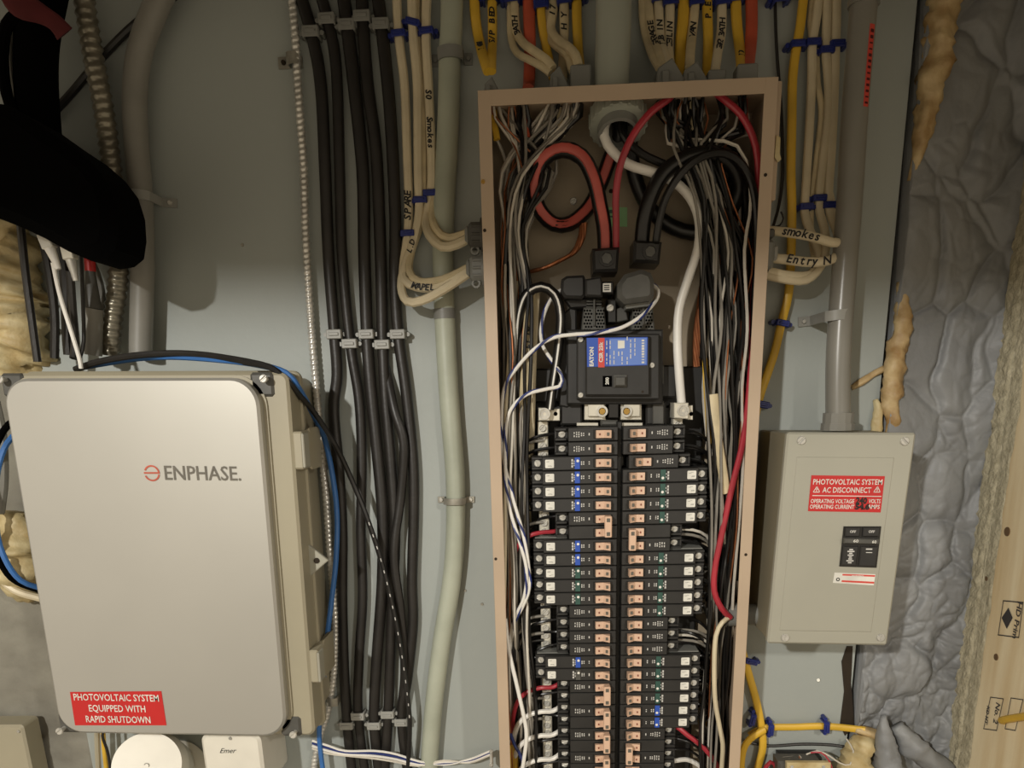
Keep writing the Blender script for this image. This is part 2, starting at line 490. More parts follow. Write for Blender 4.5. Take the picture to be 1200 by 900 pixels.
# foam beads along the board edge
def bead(nm, label, pts, m, amp=0.25, seed=1.0, cat='foam'):
    pp = path(pts, 0.008, 0.004)
    mb = MB().tube(pp, 1, 1, 16)
    n = 16; rr = [p[3] for p in pts]
    mm = len(pp)
    for i in range(mm):
        t = i / (mm - 1) * (len(pts) - 1); k = min(int(t), len(pts) - 2); r0 = rr[k] + (rr[k + 1] - rr[k]) * (t - k)
        for j in range(n):
            v = mb.v[i * n + j]; dv = v - pp[i]
            nn = 1 + 1.35 * amp * (noise.noise(Vector((dv.x * .9 + seed, dv.y * .9, pp[i].z * 70))) * 1.4 + noise.noise(Vector((dv.x * 1.8, dv.y * 1.8 + seed, pp[i].z * 190))) * .8)
            mb.v[i * n + j] = pp[i] + dv * r0 * nn
    return solo(nm, mb, m, label, cat, smooth=180)
bead('foam_bead', 'tan rope of expanding foam down the upper right board edge',
     [(1108, -20, .006, .018), (1098, 60, .006, .017), (1090, 100, .006, .016), (1082, 150, .008, .012), (1073, 190, .005, .008), (1066, 212, .003, .003)], 'foam_yellow', seed=3)
bead('foam_bead', 'lumpy amber foam bead between board edge and grey foam above the disconnect box',
     [(1056, 330, .0, .004), (1058, 380, .004, .008), (1052, 410, .006, .011), (1047, 440, .008, .012), (1044, 470, .008, .012), (1046, 505, .006, .008), (1044, 530, .0, .006)], 'foam_yellow', seed=8)
bead('foam_bead', 'short bright yellow foam drip just above the top of the disconnect box',
     [(1026, 468, .002, .003), (1029, 480, .004, .006), (1027, 498, .005, .007), (1026, 516, .003, .007)], 'foam_cream', seed=12)
bead('foam_bead', 'thin tan foam smear reaching from the conduit to the board edge',
     [(998, 455, .001, .003), (1010, 448, .002, .004), (1022, 440, .002, .004), (1036, 432, .002, .004)], 'foam_yellow', seed=15)
bead('foam_bead', 'cream foam bulge at the bottom of the board edge behind the transformer',
     [(1012, 862, .012, .010), (1010, 876, .016, .022), (1004, 896, .018, .030), (1000, 930, .02, .034)], 'foam_cream', amp=.35, seed=21)
bead('foam_bead', 'pointed grey foam blob with cream tip below the grey foam wall',
     [(1036, 838, .03, .004), (1036, 852, .034, .010), (1038, 872, .034, .014), (1042, 905, .034, .018)], 'foam_grey', amp=.22, seed=26)
bead('foam_bead', 'long grey foam finger slanting down towards the stud foot',
     [(1050, 850, .022, .008), (1064, 868, .028, .016), (1085, 885, .028, .013), (1112, 904, .026, .010)], 'foam_grey', amp=.2, seed=29)
bead('foam_bead', 'yellowish crumpled foam lump on the left wall behind black cables',
     [(14, 262, .0, .02), (20, 300, .006, .034), (14, 350, .01, .045), (22, 395, .01, .04), (14, 440, .006, .03)], 'foam_cream', amp=.35, seed=31)
bead('foam_bead', 'cream foam lump beside the lower left edge of the combiner enclosure',
     [(22, 600, .0, .02), (20, 640, .006, .036), (26, 670, .006, .034), (30, 702, .0, .012)], 'foam_cream', amp=.25, seed=37)

# ================================================================== LEFT SIDE: flexible conduits and dark things
def ribbed(nm, label, pts, r, m, d, pitch=0.0065, amp=0.14, cat='conduit', group=None, n=12, helix=True):
    "spiral metal conduit: the radius follows the helix"
    pp = path(pts, d, pitch / 4)
    mb = MB().tube(pp, 1, 1, n)
    L = 0
    for i in range(len(pp)):
        if i: L += (pp[i] - pp[i - 1]).length
        for j in range(n):
            v = mb.v[i * n + j]; dv = v - pp[i]
            ph = 2 * PI * L / pitch + (2 * PI * j / n if helix else 0)
            k = 1 + amp * math.tanh(2.2 * math.sin(ph))
            mb.v[i * n + j] = pp[i] + dv * r * k
    return solo(nm, mb, m, label, cat, group, smooth=50)
ribbed('flexible_conduit', 'thick dark spiral metal conduit curving down the far left', 
       [(96, -25), (101, 15), (110, 70), (120, 120), (128, 175), (133, 225), (139, 290), (138, 330), (133, 370), (130, 400), (130, 417)], .0108, 'flex_dark', .03, pitch=.0092, amp=.10)
c0 = ribbed('conduit_coupling', 'short bright metal coupling on the thick spiral conduit', [(133, 218), (134, 224), (135, 232)], .0125, 'steel', .03, pitch=.02, amp=.02, cat='coupling')
gc = wire('grey_conduit', 'smooth grey liquid-tight conduit bending down beside the spiral conduit', 'conduit',
          [(200, -30), (180, 15), (164, 60), (158, 110), (160, 170), (165, 230), (167, 300), (166, 360), (165, 400), (165, 417)], .0135, 'conduit_grey', .026, n=16)
def strap_over(nm, label, px, py, half, depth, ang=0, m='strap_grey', wid=0.009, r=None, tail=0.014, cat='clamp', group=None, tails=(1, 1), nails=True, nm_nail='nail', mn='steel'):
    "strap arching over a cable at px,py: band + nailed ends"
    c = P(px, py, depth * .6); t = thing(nm, label, cat, (c.x, 0, c.z), (0, -R(ang), 0), group, world=False)
    mb = MB(); top = depth
    prof = []
    K = 9
    for i in range(K):
        a = PI * i / (K - 1); prof.append((math.cos(a) * half, max(0, top - half) + math.sin(a) * min(half, top)))
    prof = [(half + (tail if tails[1] else .002), 0.0012), (half * 1.02, 0.0012)] + prof[1:-1] + [(-half * 1.02, 0.0012), (-half - (tail if tails[0] else .002), 0.0012)]
    vs = []; fs = []; th = 0.0016
    for x, y in prof:
        for zz in (-wid / 2, wid / 2):
            k = 1 + th / max(half, .004)
            vs.append((x, -y, zz)); vs.append((x * (k if abs(x) <= half else 1), -y - th, zz))
    for i in range(len(prof) - 1):
        a = i * 4; b = a + 4
        fs += [(a + 1, b + 1, b + 3, a + 3), (a, a + 2, b + 2, b), (a, b, b + 1, a + 1), (a + 2, a + 3, b + 3, b + 2)]
    fs += [(0, 1, 3, 2), (len(vs) - 4, len(vs) - 2, len(vs) - 1, len(vs) - 3)]
    mb.add(vs, fs); mb.build('band', m, t, Vector())
    if nails:
        for sx, on in ((-1, tails[0]), (1, tails[1])):
            if on:
                p = Vector((sx * (half + tail * .55), -0.0026, 0))
                MB().cyl(p, p + Vector((0, -0.003, 0)), .0028, .0022, 10).build(nm_nail, mn, t, Vector())
    return t
strap_over('conduit_strap', 'grey one-hole strap holding the smooth grey conduit', 165, 231, .0148, .0405, -5, 'strap_grey', .010, tail=.018, tails=(0, 1))

# dark diagonal cable at the top left
wire('black_cable', 'thin black cable slanting up behind both conduits', 'cable', [(55, 140), (85, 108), (115, 72), (150, 36), (180, 12), (215, -12)], .0045, 'black_cable', .008)
wire('black_cable', 'fat black cable bundle hanging behind the dark device at far left', 'cable', [(55, -20, .06), (44, 40, .06), (42, 90, .06), (46, 150, .06), (50, 200, .06)], .022, 'matte_black', .06, n=16)
wire('black_cable', 'black cable loop hugging the left frame edge above the dark device', 'cable', [(30, 10, .08), (8, 30, .08), (3, 70, .08), (8, 110, .08), (22, 150, .08)], .006, 'matte_black', .08)
wire('grey_cable', 'grey cable glimpsed between black cables at the top left', 'cable', [(14, 20, .05), (10, 60, .05), (14, 100, .05), (25, 140, .05)], .005, 'conduit_grey', .05)
rc = MB(); rc.tube(path([(8, -14, .12), (24, 4, .12), (44, 14, .115), (64, 26, .11), (76, 40, .105)], .1, .004), .011, .005, 10, rad=lambda i: 1 + .25 * math.sin(i * .5))
solo('red_strap', rc, 'red_cloth', 'dark red cloth strap at the top left corner', 'strap')
# the dark rounded device
dv = thing('network_device', 'matte black rounded device with cables plugged in underneath', 'device', P(50, 220, .14))
def xz(px, py, d): v = P(px, py, d); return (v.x, v.z)
dev = [(-60, 108), (0, 118), (22, 130), (50, 150), (80, 170), (103, 190), (120, 212), (129, 240), (131, 268), (128, 290), (116, 300), (98, 303), (72, 292), (45, 277), (20, 265), (0, 257), (-60, 235)]
MB().prism([xz(a, b, .17) for a, b in dev], -.10, -.17, bev=.012).build('housing', 'matte_black', dv)
MB().prism([xz(a, b, .10) for a, b in [(-50, 135), (20, 150), (90, 200), (112, 250), (105, 280), (60, 270), (-50, 230)]], -.03, -.10).build('back_plate', 'matte_black', dv)

def plug(nm, label, cat, px, py, d, m1, m2, ang):
    t = thing(nm, label, cat, P(px, py, d)); o = P(px, py, d); rot = Matrix.Rotation(-R(ang), 3, 'Y')
    MB().box(o + rot @ Vector((0, 0, .004)), (.013, .011, .016), .001, rot).build('connector_body', m1, t)
    MB().cyl(o + rot @ Vector((0, 0, -.004)), o + rot @ Vector((0, 0, -.026)), .006, .003, 12).build('strain_relief', m2, t)
    return t
e1 = plug('network_plug', 'white network plug under the dark device', 'plug', 57, 287, .10, 'label_white', 'pure_white', 15)
wire('network_cable', 'white network cable falling from its plug to the enclosure top', 'cable', [(62, 308), (70, 345), (84, 390), (93, 420), (95, 432)], .0024, 'pure_white', .10)
e2 = plug('coax_plug', 'small metal coax connector beside the white network plug', 'plug', 82, 300, .095, 'lug_metal', 'steel', 5)
wire('black_cable', 'black coax cable dropping from its metal connector', 'cable', [(82, 318, .095), (85, 360, .09), (88, 400, .08), (86, 420, .085)], .0045, 'black_cable', .09)
wire('black_cable', 'brownish black cable crossing the crumpled foam at far left', 'cable', [(24, 262), (30, 320), (38, 380), (44, 424)], .0045, 'black_cable', .07)
wire('black_cable', 'black cable dropping behind the white network cable', 'cable', [(48, 268), (58, 320), (64, 370), (64, 420)], .005, 'black_cable', .06)
wire('black_cable', 'black cable left of the grey tapered splice tube', 'cable', [(70, 270), (76, 330), (78, 390), (80, 416)], .0055, 'black_cable', .045)
wire('black_cable', 'thin black cable running along the grey splice tube', 'cable', [(95, 300), (97, 350), (98, 400), (92, 425)], .0022, 'black_cable', .075)
sp = thing('splice_tube', 'grey splice tube with dark tapered cone and red tip', 'tube', P(108, 362, .05))
MB().cyl(P(106, 318, .05), P(105, 303, .05), .006, .006).build('tip', 'sticker_red', sp)
MB().cyl(P(109, 362, .05), P(106, 318, .05), .010, .005).build('cone', 'dark_grey_plastic', sp)
MB().cyl(P(108, 416, .05), P(109, 362, .05), .011, .011, n=20).build('sleeve', 'conduit_grey', sp)
wire('grey_cable', 'grey cable rising left of the spiral conduit foot', 'cable', [(104, 300), (116, 330), (121, 370), (118, 410)], .005, 'conduit_grey', .02)

# ================================================================== ENCLOSURE (left)
import itertools
CB = [P(3, 444, .145), P(300, 442, .145), P(337, 862, .145), P(68, 861, .145)]
cc = sum(CB, Vector()) / 4
ex = ((CB[1] - CB[0]) + (CB[2] - CB[3])) / 2; W = ex.length; ez = ((CB[0] - CB[3]) + (CB[1] - CB[2])) / 2; H = ez.length
tilt = math.degrees(math.atan2(ez.x, ez.z)) * .6 - math.degrees(math.atan2(ex.z, ex.x)) * .4

en = thing('combiner_enclosure', 'large silver-lidded solar combiner enclosure with a logo and red warning sticker', 'enclosure', (cc.x, 0, cc.z), (0, R(tilt), 0), world=False)
Z0 = Vector()
bw = W + .036; bh = H + .014; bx = .012      # base a little bigger, shifted right
MB().prism(rrect(bx - bw / 2 + .004, -bh / 2 + .004, bx + bw / 2 - .012, bh / 2 - .004, .012), -.001, -.085, .002).build('base', 'enc_base', en, Z0)
MB().prism(rrect(bx - bw / 2 - .002, -bh / 2 - .002, bx + bw / 2 + .002, bh / 2 + .002, .010), -.085, -.093, .002).build('rim_flange', 'enc_base', en, Z0)
MB().prism(rrect(bx - bw / 2 + .001, -bh / 2 + .001, bx + bw / 2 - .001, bh / 2 - .001, .010), -.0935, -.128, .003).build('cover_frame', 'enc_base', en, Z0)
MB().prism(rrect(-W / 2, -H / 2, W / 2, H / 2, .030, 8), -.128, -.145, .003).build('lid', 'lid_silver', en, Z0)
MB().prism(rrect(-W / 2 - .004, -H / 2 - .003, W / 2 + .004, H / 2 + .003, .033, 8), -.128, -.131).build('gasket', 'enc_base', en, Z0)
for sx, sz in ((-1, 1), (1, 1), (1, -1), (-1, -1)):
    p = Vector((sx * (W / 2 + (.003 if sx < 0 else .006)), -.128, sz * (H / 2 - .001)))
    o = screw_mb(p + Vector((0, -.012, 0)), .0045, .003, 40); o.cyl(p, p + Vector((0, -.012, 0)), .0025, .0025, 8); o.build('corner_screw', 'steel', en, Z0)
    MB().box(p + Vector((-sx * .006, .002, -sz * .006)), (.026, .010, .026), .003).build('corner_boss', 'dark_grey_plastic', en, Z0)
def enp(px, py, d=.1455):
    v = P(px, py, d); v = Matrix.Rotation(-R(tilt), 3, 'Y') @ (v - Vector((cc.x, 0, cc.z))); return v
# latches on the right side
rx = bx + bw / 2
for px, py in ((337, 527), (358, 776)):
    z = enp(px, py, .11).z
    lt = MB().box((rx + .004, -.112, z), (.012, .030, .042), .002).build('latch', 'enc_base', en, Z0)
    MB().box((rx + .0105, -.120, z), (.003, .020, .038), .001).build('latch_lip', 'box_grey', lt, Z0)
    MB().prism([(rx, z - .020), (rx + .008, z - .024), (rx + .008, z + .024), (rx, z + .020)], -.050, -.094, .001).build('latch_arm', 'enc_base', lt, Z0)
z = enp(355, 657, .10).z
pad = MB(); pad.prism([(rx - .002, z - .020), (rx + .022, z), (rx - .002, z + .020)], -.094, -.099, .001); pad.build('padlock_tab', 'box_grey', en, Z0)
MB().cyl((rx + .008, -.0985, z), (rx + .008, -.1005, z), .0035, .0035, 14).build('padlock_hole', 'gap_dark', en, Z0)
def entext(nm, s_, size, px, py, m, **k): return text(nm, s_, size, m, enp(px, py, .1458), en, off=False, **k)
a = enp(192, 555); b = enp(281, 555)
me = text_mesh('ENPHASE.', .0225, 'logo_grey', 0, .0002)
wd = max(v.co.x for v in me.vertices) - min(v.co.x for v in me.vertices)
entext('logo_lettering', 'ENPHASE.', .0225, 237, 555.5, 'logo_grey', ang=-.5, bold=.0002, sx=(b - a).length / wd)
lg = MB(); c_ = enp(178, 554.5); rr_ = .0090
for a0, a1 in ((5, 158), (200, 350)):
    n = 16; vs = []; 
    for i in range(n + 1):
        an = R(a0 + (a1 - a0) * i / n)
        for q in (rr_, rr_ - .0018): vs.append((c_.x + q * math.cos(an), c_.y - .0003, c_.z + q * math.sin(an)))
    lg.add(vs, [(2 * i, 2 * i + 1, 2 * i + 3, 2 * i + 2) for i in range(n)])
lg.box((c_.x, c_.y - .0001, c_.z + .0003), (.018, .0006, .0018))
lg.build('logo_emblem', 'logo_orange', en, Z0)
stk = [enp(82, 811), enp(189, 810), enp(195, 850), enp(88, 850)]
sk = MB().prism([(v.x, v.z) for v in stk], -.145, -.1456).build('warning_sticker', 'sticker_red', en, Z0); sk['label'] = 'red photovoltaic rapid shutdown sticker'
sc_ = (stk[1] - stk[0]).length
for i, (s_, f_) in enumerate((('PHOTOVOLTAIC SYSTEM', .93), ('EQUIPPED WITH', .62), ('RAPID SHUTDOWN', .71))):
    me = text_mesh(s_, .0125, 'label_white', 0, .00012)
    o = bpy.data.objects.new('sticker_text', me); C.objects.link(o); o.parent = sk
    wd = max(v.co.x for v in me.vertices) - min(v.co.x for v in me.vertices)
    ps = enp(136 + i * 1.2, 818 + i * 12.8, .1461)
    o.matrix_local = Matrix.Translation(ps) @ Matrix.Rotation(R(90), 4, 'X') @ Matrix.Diagonal((sc_ * f_ / wd, 1, 1, 1))

# cables looping over and beside the enclosure
wire('blue_cable', 'blue network cable arching over the enclosure and down its right side', 'cable',
     [(92, 431, .07), (120, 426, .08), (160, 420, .085), (200, 418, .09), (250, 421, .10), (300, 427, .11), (335, 437, .118), (350, 455, .105), (366, 484, .07), (382, 520, .035), (394, 590, .022), (394, 650, .024), (389, 700, .026), (383, 750, .028), (378, 810, .028), (374, 860, .025), (380, 915, .025)],
     .0035, 'cable_blue', .03)
wire('black_cable', 'black cable lying along the blue one over the enclosure top', 'cable',
     [(88, 433, .085), (115, 424, .09), (155, 417, .095), (200, 414, .095), (240, 416, .10), (280, 422, .11), (305, 427, .118)], .0036, 'black_cable', .09)
ck = wire('coax_cable', 'glossy black coax cable with white print crossing the fat black cables', 'cable',
     [(285, 424, .118), (316, 430, .122), (338, 448, .122), (352, 464, .10), (370, 486, .075), (392, 520, .050), (412, 562, .036), (432, 612, .032), (448, 662, .030), (462, 720, .028), (472, 775, .028), (479, 830, .028), (480, 860, .026), (477, 915, .02)], .0034, 'black_glossy', .03)
for i in range(17):
    t0 = 0.52 + i * .025
    pts_ = path([(432, 612, .0355), (448, 662, .0335), (462, 720, .0318), (472, 775, .0318), (479, 830, .0318), (480, 858, .0295)], .03, .004)
    k = int(i / 17 * (len(pts_) - 3))
    MB().tube([pts_[k], pts_[k + 1]], .0006, .0002, 4).build('printed_dash', 'print_white', ck)
mc = ribbed('armored_cable', 'slim shiny spiral armored cable running down left of the black cables',
       [(340, -25), (346, 40), (348, 80), (352, 140), (356, 200), (358, 270), (362, 340), (366, 400), (371, 460), (376, 520), (382, 580), (386, 640), (391, 700), (393, 740), (391, 790), (385, 830), (376, 860), (370, 885), (365, 920)], .0046, 'steel', .011, pitch=.0062, amp=.14, n=10)
strap_over('cable_strap', 'small dull strap with dark nail on the slim armored cable, near the top', 344, 70, .006, .016, 0, 'galv', .012, tail=.014, tails=(1, 0), mn='gap_dark')
strap_over('cable_strap', 'small strap holding armored cable beside the upper latch of the enclosure', 374, 521, .006, .018, 0, 'galv', .012, tail=.012, tails=(1, 0), mn='gap_dark')
strap_over('cable_strap', 'small strap holding armored cable low down beside the lower latch', 391, 821, .006, .018, 0, 'galv', .012, tail=.012, tails=(0, 1), mn='gap_dark')

# fat black cables with staples
BC = [
 ('first fat black cable from the armored cable', [(346, -25), (365, 39), (376, 100), (381, 200), (385, 300), (392, 392), (395, 440), (391, 480), (397, 550), (401, 620), (401, 700), (403, 780), (407, 849), (414, 920)], .0072),
 ('second fat black cable from the armored cable', [(370, -25), (384, 24), (394, 80), (398, 200), (401, 300), (410.5, 402), (421, 470), (424, 540), (423, 620), (425, 700), (421, 770), (420, 838), (430, 920)], .0066),
 ('middle one of the five fat black cables', [(400, -25), (407, 31), (415, 100), (425, 200), (427, 300), (430, 391), (434, 450), (441, 520), (448, 600), (448, 680), (441, 780), (438.7, 849), (446, 920)], .0076),
 ('fourth fat black cable from the armored cable', [(424, -25), (425, 21), (431, 100), (441, 180), (446, 300), (448.6, 403), (452, 470), (458, 540), (463, 620), (460, 700), (457, 780), (455, 836), (450, 920)], .0072),
 ('fat black cable nearest to the white cables', [(440, -25), (447, 30), (457, 130), (463, 250), (463, 330), (466.7, 391), (476, 460), (484, 540), (485, 600), (483, 680), (484, 730), (478, 790), (471, 845), (480, 920)], .0072)]
for lb, pts, rad_ in BC:
    wire('black_power_cable', lb, 'cable', pts, rad_, 'black_cable', .0095, ry=.0062, n=12)
wire('black_power_cable', 'black cable twisting between the last two fat black cables', 'cable',
     [(452, 430, .004), (462, 480, .018), (473, 520, .02), (470, 580, .016), (462, 650, .018), (470, 720, .016), (474, 790, .012), (468, 840, .006)], .0058, 'black_cable', .012, ry=.005, n=10)
def staple(label, px, py, half, depth, m='strap_grey', grp=None, wid=.011, ang=0, tail=.006, mn='steel'):
    "flat-topped cable staple: saddle with two nail bosses"
    c = P(px, py, depth * .7); t = thing('cable_staple', label, 'staple', (c.x, 0, c.z), (0, -R(ang), 0), grp, world=False)
    mb = MB(); mb.box((0, -depth - .0012, 0), (half * 2 + .004, .0026, wid), .0009)
    for s_ in (-1, 1): mb.box((s_ * (half + .001), -depth / 2, 0), (.0026, depth, wid), .0008)
    mb.box((0, -depth - .003, 0), (half * 1.7, .0022, wid * .35), .0006)
    mb.build('saddle', m, t, Z0)
    b2 = MB()
    for s_ in (-1, 1):
        b2 = MB().cyl((s_ * (half + .0045), -.0005, 0), (s_ * (half + .0045), -depth * .75, 0), .0030, .0026, 10); b2.build('nail_boss', m, t, Z0)
    return t
rows = [('top', [(365, 39), (384, 24), (407, 31), (425, 21), (447, 30)], 'connector_grey'),
        ('middle', [(392.5, 392), (410.5, 403), (430, 392), (448.6, 404), (466.7, 392)], 'strap_grey'),
        ('bottom', [(406.7, 849), (420, 838), (438.7, 849), (454.7, 836), (470.7, 845)], 'strap_grey')]
for rn, ps, m_ in rows:
    for i, (px, py) in enumerate(ps):
        w_ = ['leftmost', 'second from left', 'middle one', 'second from right', 'rightmost'][i]
        staple('%s grey staple of the %s row clamping the fat black cables' % (w_, rn), px, py, .0072, .0165, m_, 'grey staples on the black cables')

# white cables left of the panel
W1P = [(464, -25), (467, 40), (474, 100), (477, 180), (479, 240), (477, 280), (472, 310), (474, 328, .02), (488, 336, .03), (512, 337, .04), (535, 327, .05), (552, 316, .05)]
wc1 = wire('white_cable', 'white cable marked SPARE looping into the panel side', 'cable',
     W1P, .0052, 'cable_white', .010, ry=.0042)
W2P = [(482, -25), (484, 40), (489, 100), (490, 200), (491, 250), (484, 285), (475, 310), (470, 335, .02), (477, 353, .035), (495, 352, .045), (520, 339, .05), (552, 318, .05)]
wc2 = wire('white_cable', 'white cable making the lowest loop into the panel side connector', 'cable',
     W2P, .0052, 'cable_white', .013, ry=.0042)
W3P = [(501, -25), (499, 40), (503, 120), (506, 200), (504, 232), (499, 255), (503, 275, .03), (518, 289, .04), (536, 286, .05), (552, 277, .05)]
wc3 = wire('white_cable', 'white cable nearest the big grey cable, looping into the upper side connector', 'cable',
     W3P, .0054, 'cable_white', .011, ry=.0042)
wire('white_cable', 'hidden twin white cable under the upper side loop', 'cable',
     [(505, 150, .004), (508, 200, .006), (509, 232, .012), (506, 252, .016), (512, 270, .03), (526, 279, .04), (552, 272, .048)], .0048, 'cable_jacket', .011, ry=.004)
wire('white_cable', 'slimmer white cable running beside the one marked SPARE', 'cable',
     [(488, -25, .006), (489, 40, .006), (494, 110, .006), (496, 200, .007), (494, 255, .008), (482, 295, .012), (480, 318, .02), (492, 330, .03), (520, 327, .045), (552, 312, .05)], .0046, 'cable_jacket', .008, ry=.004)
along(wc1, 'SPARE', .0115, W1P, .010, .0042, 478, 240, True)
along(wc1, 'MAPEL', .0100, W1P, .010, .0048, 496, 336, False)
along(wc3, 'Smokes', .0095, W3P, .011, .0042, 506, 158, False)
along(wc2, 'L.D', .0085, W2P, .013, .0042, 484, 290, True)
along(wc3, 'S0', .0095, W3P, .011, .0042, 504, 113, False)
for lb, px, py, a_ in (('blue staple on the white cable marked SPARE, near the top', 467.5, 41, 3), ('blue staple on the middle white cable, near the top', 484, 28, -15), ('blue staple on the white cable nearest the grey cable, near the top', 500, 38, 3),
                   ('blue staple on the middle white cable above the loops', 493, 235, 0), ('blue staple on the right white cable above the upper loop', 504.5, 227, 0), ('blue staple just below the word SPARE', 478.5, 274, 0)):
    staple(lb, px, py, .0060, .0165, 'staple_blue', 'blue staples left of the panel', .007, a_)

# big grey service cable
se = wire('service_cable', 'thick pale grey service cable snaking down between white cables and panel', 'cable',
     [(530, -25), (529, 30), (527, 65), (526, 120), (523, 190), (520, 250), (519, 310), (521, 370), (524, 430), (528, 490), (533, 550), (534, 590), (533, 640), (528, 690), (518, 750), (509, 820), (504, 880), (502, 930)], .0125, 'se_cable', .0125, ry=.0115, n=18)
MB().tube([P(520.5, 362, .0125), P(521.3, 374, .0125)], .0131, .0121, 18).build('tape_band', 'connector_grey', se)
strap_over('cable_strap', 'grey two-nail strap at the top of the thick service cable', 528, 64, .0138, .027, 0, 'connector_grey', .012, tail=.009, mn='connector_grey')
strap_over('cable_strap', 'metal strap with two bright nails on the thick service cable, mid height', 533, 587, .0138, .027, -1, 'galv', .008, tail=.010)
for i, (px, py) in enumerate(((565, 708), (545, 692), (455, 616), (284, 287))):
    p = P(px, py, 0); solo('nail_head', MB().cyl(p, p + Vector((0, -.0012, 0)), .0022, .0018, 10), 'galv', ['small nail head in the wall left of the panel box, low', 'tiny nail head between service cable and panel', 'nail head peeking between black cables', 'small nail head right of the grey conduit'][i], 'nail')

# low-voltage wires at the bottom
for i, (m_, dy, lb) in enumerate((('pure_white', 0, 'upper white wire of the bundle along the bottom edge'), ('wire_blue', 3, 'dark violet wire of the bundle along the bottom edge'), ('pure_white', 6, 'lower white wire of the bundle along the bottom edge'), ('wire_white', 9, 'lowest grey-white wire of the bundle along the bottom edge'))):
    wire('thin_wire', lb, 'wire', [(366, 868 + dy, .02), (385, 874 + dy, .024), (405, 880 + dy * .6, .026), (440, 880 + dy, .026), (465, 884 + dy, .024), (490, 892 + dy * .6, .022), (520, 896 - dy * .5, .02), (550, 890 + dy * .4, .02), (575, 880 + dy * .5, .02)], .0017, m_, .024, n=6)
bk = thing('wire_clip', 'small bright clip pinning thin wires to the panel box side', 'clip', P(575, 888, .02))
MB().box(P(576, 889, .022), (.004, .012, .022), .001).build('clip_body', 'steel', bk)
for py in (880, 896): screw(bk, P(575.5, py, .029), .0028, 'steel', .002)

# things under the enclosure
ap = thing('round_sensor', 'round white plastic disc-shaped unit under the enclosure, left one', 'device', P(175, 900, .02))
MB().cyl(P(205, 905, .0), P(205, 905, .03), .045, .045, 36).build('mount', 'white_plastic', ap)
mb = MB(); pa = P(190, 900, .03); pb = P(172, 897, .105)
mb.cyl(pa, pa.lerp(pb, .7), .043, .047, 48); mb.cyl(pa.lerp(pb, .7), pb, .047, .043, 48); mb.build('dome', 'white_plastic', ap)
MB().ring(pb + Vector((.0, 0, .0)), pb + Vector((0, -.0006, 0)), .0035, .0028, 20).build('embossed_mark', 'strap_grey', ap)
bx_ = thing('white_box', 'white plastic rounded box with scribble under the enclosure, right one', 'device', P(272, 900, .0))
q = P(272, 885, .09)
MB().prism(rrect(q.x - .040, q.z - .06, q.x + .040, q.z + .03, .012, 6), -.001, -.09, .004).build('case', 'white_plastic', bx_)
hw('Emer', .010, P(266, 880, .0906), bx_, ang=0, shear=.5)
screw(bx_, P(270, 865, .09), .0022, 'steel')
gb = thing('grey_box', 'corner of a brown-grey metal box at the bottom left', 'box', P(0, 900, 0))
q = P(26, 850, .035); MB().prism(rrect(q.x - .14, q.z - .20, q.x, q.z, .005, 3), -.001, -.035, .003).build('case', 'enc_base', gb)
screw(gb, P(22, 857, .0355), .002, 'steel')
wire('tan_conduit', 'narrow tan conduit dropping from the enclosure bottom', 'conduit', [(114, 840, .03), (114, 870, .03), (117, 930, .03)], .0038, 'enc_base', .03)
wire('yellow_cable', 'yellow cable hanging beside the round white unit', 'cable', [(120, 845, .03), (122, 875, .03), (128, 930, .03)], .0032, 'cable_yellow', .03)
wire('black_cable', 'thin black cable beside the yellow one under the enclosure', 'cable', [(124, 845, .04), (120, 862, .045), (127, 885, .04), (132, 930, .04)], .002, 'black_cable', .03)
wire('blue_cable', 'blue network cable curling at the left of the enclosure', 'cable', [(30, 500, .05), (8, 520, .07), (-4, 560, .08), (-4, 620, .08), (6, 655, .08), (24, 680, .07), (50, 690, .05)], .0035, 'cable_blue', .06)
wire('black_cable', 'black cable curling outside the blue one left of the enclosure', 'cable', [(30, 485, .05), (4, 505, .06), (-16, 560, .06), (-12, 630, .06), (4, 665, .06), (20, 682, .05), (52, 694, .04)], .0042, 'matte_black', .05)
wire('white_cable', 'white corrugated cable curling lowest at the left of the enclosure', 'cable', [(-20, 640, .03), (-4, 672, .03), (18, 692, .03), (50, 702, .03)], .005, 'cable_white', .03)
wire('grey_cable', 'short grey cable beside the upper left edge of the enclosure', 'cable', [(-6, 470, .03), (2, 510, .04), (4, 560, .04), (0, 600, .03)], .006, 'conduit_grey', .04)

# ================================================================== PANEL BOX
DF = 0.100
XLo = P(576, 600, DF).x; XRo = P(886, 560, DF).x; ZT = P(730, 98, DF).z; ZB = P(725, 930, .02).z - .03
FW = 0.0135
pb_ = thing('breaker_panel_box', 'tall tan open breaker panel box packed with wires, in the middle of the wall', 'panel', ((XLo + XRo) / 2, 0, ZB))
def wb(x0, x1, y0, y1, z0, z1, b=0.0): return MB().box(((x0 + x1) / 2, (y0 + y1) / 2, (z0 + z1) / 2), (abs(x1 - x0), abs(y1 - y0), abs(z1 - z0)), b)
wb(XLo, XRo, -.0005, -.003, ZB, ZT).build('back_pan', 'panel_back', pb_)
wb(XLo, XLo + .0016, -.003, -DF + .0015, ZB, ZT).build('side_panel', 'panel_tan', pb_)
wb(XRo - .0016, XRo, -.003, -DF + .0015, ZB, ZT).build('side_panel', 'panel_tan', pb_)
wb(XLo + .0016, XRo - .0016, -.003, -DF + .0015, ZT - .0016, ZT).build('top_panel', 'panel_tan', pb_)
wb(XLo, XRo, -.003, -DF + .0015, ZB - .0016, ZB).build('bottom_panel', 'panel_tan', pb_)
wb(XLo, XLo + FW, -DF + .0015, -DF, ZB, ZT, .0004).build('front_flange', 'panel_tan', pb_)
